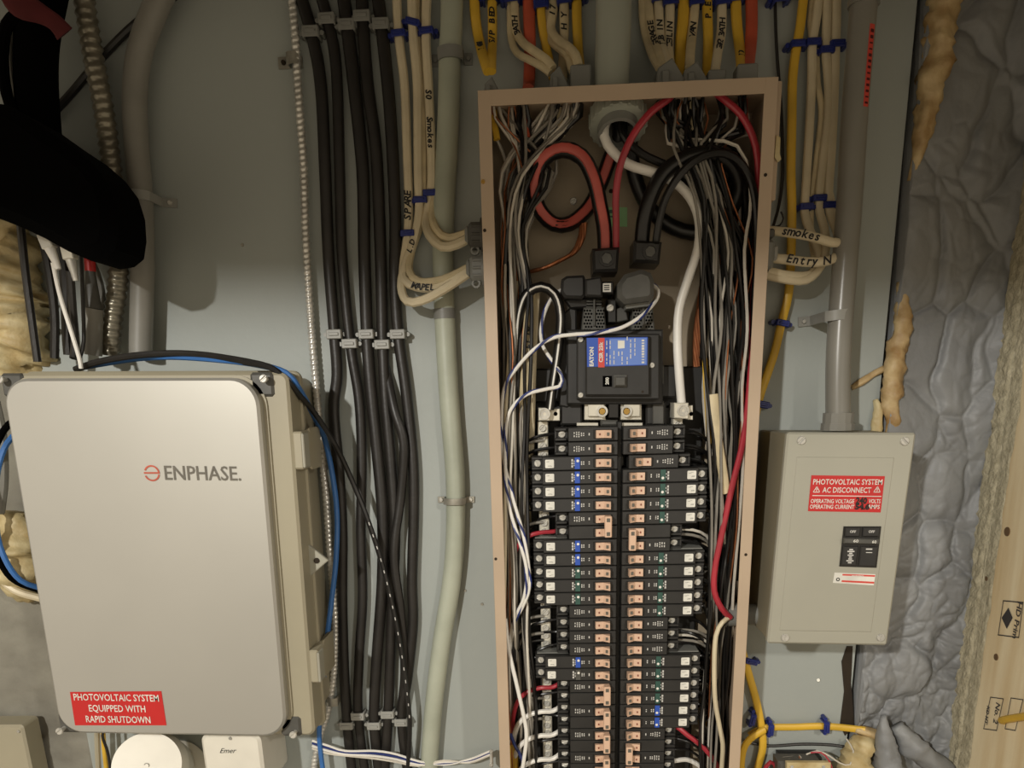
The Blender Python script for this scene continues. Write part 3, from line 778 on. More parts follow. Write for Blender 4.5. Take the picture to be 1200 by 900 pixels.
wb(XRo - FW, XRo, -DF + .0015, -DF, ZB, ZT, .0004).build('front_flange', 'panel_tan', pb_)
wb(XLo + FW - .001, XRo - FW + .001, -DF + .0018, -DF - .0003, ZT - .0145, ZT, .0004).build('front_flange', 'panel_tan', pb_)
zz = P(910, 240, .07).z
wb(XRo + .0002, XRo + .0062, -.055, -.092, zz, ZT - .001, .001).build('mounting_lip', 'panel_tan', pb_)
for px, py, m_ in ((566, 213, 'brass'), (568, 270, 'gap_dark'), (581, 655, 'gap_dark'), (897, 205, 'gap_dark'), (874, 650, 'gap_dark')):
    p = P(px, py, DF)
    if m_ == 'brass': screw(pb_, p, .0022, 'brass', .0012)
    else: MB().cyl(p + Vector((0, .001, 0)), p + Vector((0, -.0003, 0)), .0018, .0018, 12).build('screw_hole', m_, pb_)
bl_ = MB().prism([xz(a, b, .09) for a, b in ((908, 160), (913, 163), (912, 182), (914, 188), (910, 192), (906, 186))], -.0940, -.0955, .0003).build('paint_blob', 'foam_cream', pb_)
gs = [P(a, b, .003) for a, b in ((710, 243), (735, 243), (735, 266), (709, 265))]
g_ = MB().prism([(v.x, v.z) for v in gs], -.003, -.0036).build('green_sticker', 'green_sticker', pb_)
MB().prism([xz(a, b, .003) for a, b in ((714, 246), (724, 246), (724, 250), (714, 250))], -.0036, -.0038).build('printed_marking', 'label_green', g_)
MB().prism([xz(a, b, .003) for a, b in ((714, 253), (720, 253), (720, 255), (714, 255))], -.0036, -.0038).build('printed_marking', 'label_green', g_)
screw(pb_, P(672, 236, .004), .004, 'steel', .003); MB().cyl(P(716, 224, .003), P(716, 224, .0035), .0025, .0025, 10).build('screw_hole', 'gap_dark', pb_)

# hub (grey threaded ring) in the top wall and pipe above
hubc = P(724, 140, .055); hA = R(28)
hdir = Vector((0, -math.sin(hA), -math.cos(hA)))
hb = thing('conduit_hub', 'ribbed grey plastic hub ring under the top of the panel box', 'fitting', hubc)
h0 = hubc - hdir * .008; h1 = hubc + hdir * .010
rg = MB(); rg.ring(h0, h1, .0300, .0215, 40)
hu = Vector((1, 0, 0)); hv = hdir.cross(hu)
for i in range(20):
    a = 2 * PI * i / 20
    rg.cyl(h0 + (hu * math.cos(a) + hv * math.sin(a)) * .0297, h1 + (hu * math.cos(a) + hv * math.sin(a)) * .0297, .0020, .0020, 6)
rg.build('locknut', 'pvc', hb)
MB().ring(hubc - hdir * .022, hubc + hdir * .020, .0220, .0180, 32).build('throat', 'connector_grey', hb)
wire('service_pipe', 'wide pale grey service pipe entering the panel top', 'pipe', [], .0185, 'pvc', n=28, world=cr([P(719, -40, .052), P(719, 20, .052), P(718, 60, .052), Vector((P(716, 94, .052).x, -.052, ZT + .0005))], .02))

# ------------------------------------------------------------------ bus, neutral bars, main breaker
XC = P(724.5, 700, .07).x
zr = lambda py, d=.085: P(705, py, d).z
Z1 = zr(508.8); ZP = (zr(508.8) - zr(891)) / 25.0
def row_z(k): return Z1 - (k - 1) * ZP
ba = thing('bus_assembly', 'black plastic bus tray behind the two breaker columns', 'tray', (XC, 0, ZB + .01))
zt_ = zr(432, .02)
wb(P(612, 560, .02).x, P(822, 560, .02).x, -.0035, -.018, ZB + .006, zt_, .002).build('tray', 'black_plastic', ba)
wb(P(656, 560, .03).x, P(792, 560, .03).x, -.018, -.030, ZB + .006, zr(478, .03), .002).build('tray', 'black_plastic', ba)
wb(XC - .0028, XC + .0028, -.03, -.066, ZB + .01, row_z(0.2), .001).build('spine', 'black_plastic', ba)
for k in range(1, 28, 2): wb(XC - .0055, XC + .0055, -.03, -.060, row_z(k) - .006, row_z(k) + .006, .001).build('bus_rib', 'dark_grey_plastic', ba)
for px0, px1, lb in ((631, 643, 'silver neutral bar with a column of screws left of the breakers'), (787, 798, 'silver neutral bar with a column of screws right of the breakers')):
    x0 = P(px0, 560, .045).x; x1 = P(px1, 560, .045).x
    nb = thing('neutral_bar', lb, 'bar', ((x0 + x1) / 2, 0, ZB + .02))
    wb(x0, x1, -.031, -.046, ZB + .02, zr(492, .045), .001).build('bar', 'lug_metal', nb)
    wb(x0 - .002, x1 + .002, -.018, -.031, ZB + .02, zr(480, .045), .001).build('insulator', 'black_plastic', nb)
    zz = zr(500, .045); i = 0; first = None
    while zz > ZB + .03:
        if first is None:
            first = screw_mb(Vector(((x0 + x1) / 2, -.046, zz)), .0042, .003, 45).build('terminal_screw', 'steel', nb)
        else:
            o = first.copy(); C.objects.link(o); o.parent = nb; o.location = (0, 0, zz - zr(500, .045)); o.rotation_euler = (0, 0, 0)
        zz -= .0105
def quad(pix, d0, d1, bev=0.0): return MB().prism([xz(a, b, d1) for a, b in pix], -d0, -d1, bev)
def pbox(x0, y0, x1, y1, d0, d1, bev=.001): return quad([(x0, y0), (x1, y0), (x1, y1), (x0, y1)], d0, d1, bev)

mbk = thing('main_breaker', 'black main breaker with blue and red rating label above the breaker columns', 'breaker', P(720, 470, .02))
pbox(664, 386, 777, 474, .019, .066, .002).build('base', 'black_plastic', mbk)
pbox(676, 391, 773, 468, .066, .080, .0015).build('body', 'black_plastic', mbk)
pbox(686, 394, 762, 464, .080, .087, .002).build('face_plate', 'black_plastic', mbk)
for x, y in ((680.5, 398), (764, 428), (680.5, 463)): screw(mbk, P(x, y, .0805), .0030, 'steel', .0018)
lbq = [(687.5, 396), (759, 395), (758.5, 428), (688, 430)]
lb_ = quad(lbq, .087, .0875).build('rating_label', 'label_blue', mbk)
quad([(701, 396), (708.5, 396), (708.5, 430.5), (701, 430.5)], .0875, .0877).build('red_stripe', 'label_red', lb_)
quad([(714, 397), (758, 396), (757.5, 427), (714, 428.5)], .0874, .0876).build('light_field', 'label_blue2', lb_)
quad([(724, 399), (732, 399), (732, 408), (724, 408.5)], .0876, .0878).build('printed_mark', 'label_white', lb_)
random.seed(3)
for gx in (711, 715, 719.5, 725, 729, 735, 739, 744):
    y = 427
    mbx = MB()
    while y > (411 if gx in (725, 729) else 399):
        h = random.uniform(2, 6)
        if random.random() < .8:
            a = P(gx, y - h / 2, .0878); mbx.box((a.x, a.y, a.z), (.0011, .0002, h * .00085))
        y -= h + 1.2
    mbx.build('printed_lines', 'print_white', lb_)
mbx = MB()
for k in range(9):
    a = P(753.5, 399 + k * 3.2, .0878); mbx.box((a.x, a.y, a.z), (.0030, .0002, random.uniform(.001, .0024)))
mbx.build('bar_code', 'label_white', lb_)
text('brand_lettering', 'EATON', .0062, 'label_white', P(693.5, 418, .0879), lb_, ang=90, bold=.0003)
text('rating_lettering', 'CSR 25k', .0060, 'label_white', P(704.5, 413, .0880), lb_, ang=90, bold=.0002)
sw = pbox(719, 439, 735, 454, .087, .089, .0006).build('switch_frame', 'dark_grey_plastic', mbk)
pbox(720.5, 441, 733.5, 452.5, .089, .0945, .0015).build('toggle', 'dark_grey_plastic', mbk)
pbox(706.5, 440.5, 717, 453, .087, .0885, .0005).build('rating_window', 'matte_black', mbk)
text('rating_lettering', '200', .0052, 'label_white', P(711.7, 446.5, .0887), mbk, ang=90, bold=.0002)
MB().cyl(P(753, 459, .087), P(753, 459, .0873), .0013, .0013, 10).build('pin_hole', 'gap_dark', mbk)
for x in (680, 680): pass
# bolted copper tabs
for x0, x1, cx_, lb in ((685, 710, 705.5, 'left'), (727, 752, 734, 'right')):
    tb = pbox(x0, 470, x1, 492, .03, .056, .0008).build('bolt_tab', 'lug_metal', mbk)
    pbox(x0 + 4, 471, x1 - 2, 488, .056, .062, .0006).build('bolt_pad', 'lug_metal', tb)
    p = P(cx_, 482, .0622)
    MB().ring(p, p + Vector((0, -.003, 0)), .0066, .0042, 20).build('washer', 'steel', tb)
    MB().cyl(p, p + Vector((0, -.004, 0)), .0045, .0038, 6).build('bolt', 'brass', tb)
pbox(713, 470, 725, 490, .03, .064, .001).build('centre_divider', 'black_glossy', mbk)
pbox(704, 492, 724, 499, .03, .056, .002).build('divider_foot', 'dark_grey_plastic', mbk)
for x0, x1 in ((676, 701), (728, 753)): pbox(x0, 495.5, x1, 499, .03, .058, .0004).build('bus_edge', 'lug_metal', mbk)
pbox(657, 472, 682, 498, .018, .050, .002).build('side_block', 'black_plastic', mbk)
pbox(757, 470, 781, 498, .018, .050, .002).build('side_block', 'black_plastic', mbk)
pbox(765, 470, 778, 497, .050, .056, .001).build('side_block', 'dark_grey_plastic', mbk)
pbox(775, 428, 793, 466, .018, .045, .002).build('side_block', 'black_plastic', mbk)
pbox(770, 428, 778, 450, .045, .062, .001).build('side_block', 'dark_grey_plastic', mbk)
pbox(622, 432, 666, 472, .018, .034, .002).build('side_block', 'black_plastic', mbk)
quad([(655, 372), (668, 360), (676, 362), (676, 470), (665, 478), (655, 476)], .018, .052, .002).build('side_block', 'black_plastic', mbk)
MB().cyl(P(690, 484, .05), P(690, 484, .0505), .001, .001).build('pin_hole', 'gap_dark', mbk)
# vents above the main breaker
for x0, x1 in ((682, 711), (740, 768)):
    vb = quad([(x0 + 2, 360), (x1 - 3, 360), (x1, 390), (x0 - 1, 390)], .02, .062, .0015).build('vent_block', 'dark_grey_plastic', mbk)
    mbx = MB()
    for r_ in range(7):
        for c_i in range(8):
            x = x0 + 3 + c_i * 3.2 + (r_ % 2) * 1.6; y = 364 + r_ * 3.8
            if abs(x - (x0 + x1) / 2) < 2.4 or x > x1 - 3: continue
            p = P(x, y, .0621); mbx.cyl(p, p + Vector((0, -.0002, 0)), .00125, .00125, 6)
    o = mbx.build('vent_holes', 'matte_black', vb); o['kind'] = 'stuff'
    for yy in (352, 355.5, 359): pbox(x0 + 5, yy, x1 - 6, yy + 2, .03, .060, .0005).build('vent_rib', 'dark_grey_plastic', vb)
    pbox((x0 + x1) / 2 - 1.2, 350, (x0 + x1) / 2 + 1, 382, .06, .065, .0005).build('vent_post', 'dark_grey_plastic', vb)
pbox(712, 350, 722, 378, .02, .050, .001).build('centre_post', 'black_plastic', mbk)
screw(mbk, P(715, 361, .0505), .0042, 'steel', .003)
quad([(722, 362), (733, 358), (736, 375), (722, 378)], .02, .045, .001).build('centre_post', 'dark_grey_plastic', mbk)
# current sensors
s1 = thing('current_sensor', 'black split clamp sensor with small white tag around the red feeder', 'sensor', P(680, 362, .03))
quad([(658, 327), (664, 323), (684, 322), (686, 326), (686, 346), (682, 350), (662, 349), (657, 342)], .03, .074, .003).build('body', 'black_plastic', s1)
quad([(686, 327), (704, 324), (706, 330), (706, 348), (686, 347)], .03, .078, .002).build('body', 'black_plastic', s1)
quad([(660, 350), (705, 348), (704, 360), (668, 362)], .02, .055, .002).build('clasp', 'black_glossy', s1)
pbox(706, 330, 719, 344, .03, .074, .001).build('clasp', 'black_glossy', s1)
pbox(706.5, 332, 716, 342, .074, .0745, 0).build('white_tag', 'label_white', s1)
mbx = MB()
for y in (334.5, 337, 339.5):
    a = P(711, y, .0748); mbx.box(a, (.006, .0002, .0011))
mbx.build('printed_lines', 'ink_light', s1)
s2 = thing('current_sensor', 'dark grey faceted clamp sensor around the black feeder', 'sensor', P(748, 358, .03))
quad([(724, 332), (732, 321), (752, 315), (763, 319), (767, 328), (767, 346), (762, 352), (732, 356), (724, 348)], .03, .086, .005).build('body', 'dark_grey_plastic', s2)
quad([(731, 352), (766, 348), (764, 358), (734, 362)], .03, .072, .001).build('clasp', 'connector_grey', s2)
# line lugs
for lb, q, hx in (('black lug clamping the red feeder', [(694, 291), (726, 289), (724, 318), (695, 319)], (711, 303)), ('black lug clamping the black feeder', [(743, 281), (776, 283), (773, 309), (742, 307)], (762, 295))):
    lg_ = thing('feeder_lug', lb, 'lug', P(q[3][0] + 15, q[3][1], .03))
    quad(q, .035, .078, .003).build('block', 'black_glossy', lg_)
    p = P(hx[0], hx[1], .078)
    MB().ring(p, p + Vector((0, -.002, 0)), .0085, .0060, 20).build('collar', 'black_glossy', lg_)
    MB().cyl(p, p + Vector((0, -.0012, 0)), .0058, .0058, 6).build('hex_screw', 'dark_grey_plastic', lg_)
# neutral lugs
for lb, q, hx, hole in (('silver neutral lug with side tab at the top of the left neutral bar', [(631, 478), (644, 478), (644, 493), (631, 493)], (638, 485), (643, 479, 656, 493, 651)),
                        ('silver neutral lug at the top of the right neutral bar', [(790, 472), (807, 472), (807, 491), (790, 490)], (800.5, 481), (806, 475, 812, 492, 810))):
    lg_ = thing('neutral_lug', lb, 'lug', P(hx[0], 492, .04))
    quad(q, .03, .066, .001).build('block', 'lug_metal', lg_)
    pbox(*hole[:4], .04, .056, .0006).build('tab', 'lug_metal', lg_)
    p = P(hole[4], 485, .056); MB().cyl(p, p + Vector((0, -.0004, 0)), .0024, .0024, 14).build('tab_hole', 'matte_black', lg_)
    p = P(hx[0], hx[1], .066)
    MB().ring(p, p + Vector((0, -.0016, 0)), .0068, .0050, 24).build('collar', 'steel', lg_)
    MB().ring(p, p + Vector((0, -.0010, 0)), .0046, .0022, 6).build('hex_screw', 'steel', lg_)

# ------------------------------------------------------------------ breakers (outward = -x, front = -y)
HH = ZP / 2 - .0004
def marks(mb, rng):
    for x in (-.0335, -.0400, -.0425, -.0455, -.0482, -.0510):
        n = rng.choice((1, 2)) if x > -.036 else rng.choice((2, 3))
        hgt = .0058 if x < -.045 else .0038
        for q in range(n):
            zc = (q - (n - 1) / 2) * (hgt / n) * 1.25
            mb.box((x, -.0784, zc), (.0013, .0003, hgt / n * rng.uniform(.6, 1)))
def breaker(kind, tagc='blue', poles=1, tie=False):
    t = thing('circuit_breaker', '', '', (0, 0, 0), world=False)
    L_ = .106 if kind == 'af' else .0735
    rng = random.Random(len(bpy.data.objects))
    for p in range(poles):
        dz = -p * ZP
        b = MB()
        if kind == 'af':
            b.box((-.0445, -.054, dz), (.089, .048, HH * 2), .0007)
            b.box((-.0950, -.048, dz), (.013, .036, HH * 2), .0007)
            b.box((-.0950, -.067, dz + HH * .75), (.013, .004, HH * .4), .0005)
            b.box((-.0950, -.067, dz - HH * .75), (.013, .004, HH * .4), .0005)
        else:
            b.box((-.029, -.054, dz), (.058, .048, HH * 2), .0007)
            b.box((-.066, -.046, dz), (.016, .032, HH * 2), .0007)
            b.box((-.0665, -.064, dz + HH * .72), (.014, .008, HH * .45), .0008)
            b.box((-.0665, -.064, dz - HH * .72), (.014, .008, HH * .45), .0008)
            b.box((-.0725, -.058, dz), (.003, .014, HH * 1.2), .0006)
        b.build('body', 'black_plastic', t, Z0)
        xs = -.0945 if kind == 'af' else -.0650
        screw_mb(Vector((xs, -.066 if kind == 'af' else -.062, dz)), .0042, .0022, rng.choice((20, 60, 110, 150))).build('terminal_screw', 'steel', t, Z0)
        MB().box((-.017, -.0785, dz), (.023, .0012, HH * 1.25), .0004).build('handle_recess', 'black_glossy', t, Z0)
        h = MB()
        prof = [(-.0262, -.078), (-.0255, -.0835), (-.0170, -.0815), (-.0165, -.0815), (-.0085, -.0885), (-.0078, -.078)]
        hw_ = HH * .56
        vs = [(x, y, dz + s_ * hw_) for s_ in (-1, 1) for x, y in prof]; n = len(prof)
        fs = [tuple(range(n)), tuple(range(n, 2 * n))[::-1]] + [(i, (i + 1) % n, (i + 1) % n + n, i + n) for i in range(n)]
        h.add(vs, fs); hd = h.build('handle', 'handle_tan', t, Z0, smooth=20)
        MB().box((-.0215, -.0834, dz), (.0012, .0012, .0022)).build('on_mark', 'handle_mark', hd, Z0)
        MB().box((-.0120, -.0863, dz), (.0030, .0016, .0036)).build('rating_mark', 'logo_grey', hd, Z0)
        if p == 0 or kind == 'af':
            m_ = MB(); marks(m_, rng); 
            for v in m_.v: v.z += dz
            m_.build('printed_marking', 'print_white', t, Z0)
        if kind == 'af':
            col = {'blue': 'label_blue', 'green': 'label_green', 'dark': 'dark_grey_plastic'}[tagc]
            MB().box((-.0475, -.0786, dz), (.0062, .0012, HH * 1.75), .0003).build('test_button', col, t, Z0)
            MB().cyl((-.0470, -.0790, dz + HH * .35), (-.0470, -.0796, dz + HH * .35), .0016, .0016, 12).build('indicator', 'pure_white', t, Z0)
            mm_ = MB()
            for q in (-.5, 0, .5): mm_.box((-.0535, -.0784, dz + q * HH * .9), (.0020, .0003, HH * .34))
            mm_.build('printed_marking', 'print_white', t, Z0)
            sx_ = -.0815 + rng.uniform(-.002, .002)
            sk_ = MB().prism(rrect(sx_ - .0052, dz - HH * .62, sx_ + .0052, dz + HH * .62, .001, 2), -.078, -.0784).build('code_sticker', 'label_white', t, Z0)
            mq = MB(); 
            for q in range(5): mq.box((sx_ + rng.uniform(-.003, .003), -.0785, dz + rng.uniform(-.0035, .0035)), (rng.uniform(.001, .004), .0002, .0005))
            mq.build('printed_lines', 'strap_grey', sk_, Z0)
    if poles == 2:
        MB().box((-.0115, -.0875, -ZP / 2), (.0085, .0085, ZP + HH * 1.1), .0009).build('handle_tie', 'handle_tan', t, Z0)
        m_ = MB()
        for dz in (0, -ZP): m_.box((-.0115, -.0919, dz), (.0040, .0006, .0045))
        m_.build('rating_mark', 'logo_grey', t, Z0)
    return t
protos = {}; LASTB = [None]
def place_breaker(kind, tagc, poles, x, k, right, label, group):
    key = (kind, tagc, poles)
    if key not in protos: protos[key] = breaker(kind, tagc, poles); t = protos[key]
    else: t = copy_tree(protos[key])
    LASTB[0] = t
    t.location = (x, 0, row_z(k) + (ZP * -1 if (right and poles == 2) else 0))
    t.rotation_euler = (0, PI if right else 0, 0)
    t['label'] = label; t['category'] = 'breaker'; t['group'] = group
    return t
def ordn(n): return {1: 'top', 2: 'second', 3: 'third', 4: 'fourth', 5: 'fifth', 6: 'sixth', 7: 'seventh', 8: 'eighth', 9: 'ninth', 10: 'tenth'}.get(n, str(n) + 'th')
LEFT = [('p', '', 1)] * 2 + [('af', 'blue', 1)] * 4 + [('p', '', 2)] + [('af', 'blue', 1)] * 2 + [('af', 'green', 1)] * 3 + [('p', '', 1)] * 4 + [('af', 'blue', 1), ('af', 'dark', 1)] + [('p', '', 2)] * 4
RIGHT = [('p', '', 1)] * 3 + [('af', 'green', 1)] * 4 + [('p', '', 2)] + [('af', 'green', 1)] * 5 + [('p', '', 1)] * 3 + [('af', 'green', 1)] * 4 + [('af', 'blue', 1)] * 2 + [('p', '', 1)] + [('p', '', 2)] * 2
def column(seq, right):
    side = 'right' if right else 'left'; k = 1; i = 0; out = []
    blocks = []
    while i < len(seq):
        j = i
        while j < len(seq) and seq[j] == seq[i]: j += 1
        blocks.append((i, j)); i = j
    bc = {}
    for (i, j) in blocks:
        kd = seq[i]; bc[kd] = bc.get(kd, 0) + 1
        for q in range(i, j):
            kind, tg, pl = seq[q]
            if kind == 'af': desc = 'long breaker with white sticker, %s button' % tg
            elif pl == 2: desc = 'short double-pole breaker, tied tan handles'
            else: desc = 'short breaker, tan handle'
            pos = q + 1; last = len(seq) - q
            if q == 0: wh = 'topmost in the %s column' % side
            else: wh = '%s from the top of %s column' % (ordn(pos), side)
            lb = '%s, %s' % (desc, wh)
            dx = (.0070 if (right and k == 3) else 0)
            x = XC + (.0030 + dx if right else -.0030)
            place_breaker(kind, tg, pl, x, k, right, lb, 'breakers in the %s column' % side)
            if kind == 'af' and q > 2 and (q == 0 or seq[q - 1][0] == 'p') and not (right and q == 3):
                sg = -1 if right else 1
                mbq = MB(); mbq.box((-.0795, -.050, sg * (HH + .0010)), (.040, .034, .0016), .0006)
                mbq.build('lit_top', 'connector_grey', LASTB[0], Z0)  # grey slab paints the light caught by the black body's top face
            out.append((kind, pl, k, x)); k += pl
    return out
LB = column(LEFT, False); RB = column(RIGHT, True)

# ================================================================== WIRES INSIDE THE PANEL
def stripe(parent, pts, r, m, dx=0, dy=.003, step=.006, ry=None):
    pp = [p + Vector((dx, -dy, 0)) for p in path(pts, .03, step)]
    return MB().tube(pp, r, ry if ry else r * .8, 8).build('stripe', m, parent)
# red-striped feeder loop
pts = [(727, 128, .045), (726, 160, .040), (716, 182, .030), (704, 215, .022), (690, 243, .018), (668, 262, .022), (648, 262, .035), (631, 243, .046), (626, 215, .054), (635, 188, .060), (658, 175, .064), (682, 184, .066), (696, 210, .066), (703, 240, .064), (708, 268, .060), (709, 296, .056)]
fw = wire('feeder_cable', 'thick black feeder with wide red stripe making a loop below the hub', 'cable', pts, .0085, 'black_wire', .05, n=14)
stripe(fw, pts[2:], .0056, 'stripe_red', dy=.0056, ry=.0042)
pts = [(733, 130, .04), (738, 165, .030), (745, 210, .020), (762, 245, .016), (790, 267, .016), (822, 272, .022), (851, 252, .036), (866, 222, .048), (858, 194, .058), (835, 180, .064), (806, 184, .067), (778, 203, .066), (762, 232, .064), (754, 262, .060), (752, 288, .056)]
fb = wire('feeder_cable', 'thick plain black feeder looping behind the upper right wires', 'cable', pts, .0085, 'black_wire', .05, n=14)
wire('black_wire', 'medium black wire from the right feeder lug arching over into the right gutter', 'wire',
     [(768, 290, .064), (772, 262, .070), (780, 232, .074), (798, 203, .078), (822, 184, .080), (850, 180, .080), (872, 196, .078), (884, 228, .074), (887, 280, .066), (884, 360, .055), (880, 450, .05), (872, 560, .05), (866, 680, .05)], .0042, 'black_wire', .06, n=10)
pts = [(715, 132, .052), (708, 150, .060), (712, 170, .064), (735, 192, .064), (765, 202, .060), (790, 213, .058), (809, 232, .058), (819, 258, .058), (818, 290, .058), (806, 328, .058), (796, 362, .058), (794, 400, .058), (796, 440, .058), (799, 476, .056)]
wire('neutral_cable', 'thick white neutral cable sweeping from the hub to the right neutral lug', 'cable', pts, .0052, 'pure_white', .058, n=12)
wire('neutral_cable', 'black and grey neutral cable running beside the thick white one', 'cable', [(728, 132, .050), (730, 158, .056), (752, 180, .058), (785, 196, .054), (806, 212, .050), (822, 236, .046), (830, 270, .040), (828, 330, .036), (824, 420, .03)], .0044, 'black_wire', .05, n=10)
pts = [(644, 480, .062), (648, 450, .064), (654, 410, .066), (657, 370, .068), (650, 345, .068), (634, 336, .068), (617, 345, .066), (608, 370, .064), (605, 410, .056), (601, 460, .046), (598, 540, .036), (600, 650, .03)]
nw = wire('neutral_cable', 'black cable with thin white stripe arching above the left neutral lug', 'cable', pts, .0056, 'black_wire', .06, n=12)
stripe(nw, pts, .0012, 'pure_white', dy=.0052)
wire('red_wire', 'red wire rising from the red feeder lug and bending out to the panel top', 'wire',
     [(722, 296, .060), (722, 262, .066), (722, 225, .074), (728, 190, .080), (742, 158, .082), (762, 132, .080), (783, 116, .072), (790, 108, .068)], .0038, 'wire_red', .07, n=10)
wire('red_wire', 'red wire curving from the panel top into the upper right gutter', 'wire',
     [(838, 108, .06), (848, 116, .068), (868, 134, .074), (882, 160, .076), (888, 188, .074), (888, 240, .066), (884, 330, .05), (880, 430, .055), (872, 510, .068), (858, 570, .074), (846, 625, .076), (838, 665, .076), (837, 692, .076), (845, 712, .074), (856, 724, .07)], .0037, 'wire_red', .07, n=10)
# twisted white and blue sensor wires
def twisted(label, pts, grp, r=.0021, turns=26):
    a = wire('sensor_wire', label, 'wire', pts, r, 'pure_white', .07, n=8, step=.004)
    pp = path(pts, .07, .004); mb = MB(); m_ = len(pp)
    q = []
    for i in range(m_):
        t = (pp[min(i + 1, m_ - 1)] - pp[max(0, i - 1)]).normalized(); S = t.cross(Vector((0, 1, 0))).normalized(); Nn = S.cross(t)
        an = 2 * PI * i * .004 / .055
        q.append(pp[i] + (S * math.cos(an) + Nn * math.sin(an)) * r * .78)
    MB().tube(q, r * .68, r * .68, 6).build('blue_stripe', 'wire_blue', a)
    return a
twisted('white and blue sensor wire from the faceted sensor falling down the left gutter',
        [(765, 334, .06), (771, 340, .062), (769, 352, .07), (752, 370, .086), (728, 384, .092), (700, 390, .092), (672, 392, .09), (648, 396, .086), (625, 410, .08), (605, 432, .078), (592, 452, .076), (588, 480, .076), (589, 530, .076), (600, 580, .076), (612, 622, .078), (619, 660, .08), (620, 690, .08), (612, 712, .076), (600, 735, .068), (597, 770, .06)], None)
twisted('white and blue sensor wire from the tagged sensor hooking beside the main breaker',
        [(662, 338, .06), (650, 345, .06), (640, 362, .058), (634, 385, .058), (636, 405, .06), (648, 424, .066), (658, 440, .072), (656, 452, .074), (640, 456, .076), (618, 462, .078), (602, 475, .078), (594, 495, .078), (592, 540, .08), (596, 590, .08), (608, 632, .082), (617, 668, .084), (614, 700, .08), (603, 726, .072), (599, 760, .06)], None)
wire('white_wire', 'cream white wire running straight down beside the left flange', 'wire',
     [(606, 330, .05), (598, 400, .066), (593, 480, .074), (592, 560, .078), (592, 640, .08), (591, 700, .082), (590, 740, .082), (592, 790, .08), (594, 850, .08), (594, 925, .08)], .0022, 'cable_white', .07)
wire('white_wire', 'white wire bowing out across the lower left gutter', 'wire',
     [(592, 725, .078), (596, 760, .086), (605, 800, .09), (614, 840, .09), (617, 862, .09), (614, 890, .088), (608, 925, .085)], .0026, 'pure_white', .08)
wire('blue_wire', 'blue and violet wire slipping under the bowed white wire', 'wire', [(598, 860, .06), (604, 875, .07), (612, 890, .075), (616, 920, .075)], .0022, 'wire_blue', .07)
yj = thing('yellow_cable', 'yellow cable jacket end at the bottom of the left gutter', 'cable', P(598, 930, .06))
MB().tube([P(600, 872, .06), P(602, 890, .06), P(604, 930, .06)], .0058, .0035, 10).build('jacket', 'cable_yellow', yj)
# bare copper
def strand(label, pts, r=.0042, n=6):
    t = thing('copper_wire', label, 'wire', P(*pts[0]))
    base = path(pts, .03, .004)
    for k in range(n):
        q = []
        for i, p in enumerate(base):
            a = 2 * PI * (k / n + i * .004 / .09); q.append(p + Vector((math.cos(a) * r, math.sin(a) * r * .8, math.cos(a) * r * .3)))
        MB().tube(q, r * .62, r * .62, 6).build('strand', 'copper', t)
strand('stranded bare copper wire curving below the red-striped feeder loop', [(684, 262, .020), (681, 280, .022), (672, 296, .024), (655, 306, .026), (638, 314, .026), (622, 318, .02)], .0030)
strand('stranded bare copper wire hanging right of the thick white neutral', [(830, 290, .014), (822, 350, .014), (817, 390, .016), (816, 430, .014)], .0030)
# cream cable jackets with handwriting
j1 = wire('cable_jacket', 'cream cable jacket with handwriting at the left of the main breaker', 'cable', [(624, 336, .056), (619, 380, .066), (616, 430, .070), (614, 478, .064), (616, 540, .04), (618, 620, .02)], .0055, 'cable_jacket', .03, ry=.003)
J1P = [(624, 336, .056), (619, 380, .066), (616, 430, .070), (614, 478, .064), (616, 540, .04), (618, 620, .02)]
along(j1, 'L1 N7', .009, J1P, .03, .003, 618, 395, True)
wire('cable_jacket', 'narrow cream jacket beside the handwritten one', 'cable', [(630, 336, .05), (626, 400, .060), (624, 470, .056), (622, 560, .02)], .0036, 'cable_white', .03, ry=.0026)
wire('cable_jacket', 'flat cream jacket crossing the right gutter halfway down', 'cable', [(836, 462, .070), (839, 500, .072), (845, 540, .072), (851, 578, .07)], .0056, 'cable_jacket', .07, ry=.003, n=10)
wire('cable_jacket', 'narrow yellowish jacket with printing at the top of the right gutter', 'cable', [(826, 420, .05), (827, 450, .054), (829, 480, .052), (831, 520, .045)], .0030, 'cable_yellow', .05, ry=.002)
wire('cable_jacket', 'thin light jacket strip low in the right gutter', 'cable', [(865, 600, .05), (861, 640, .05), (856, 680, .05)], .0020, 'cable_jacket', .05)

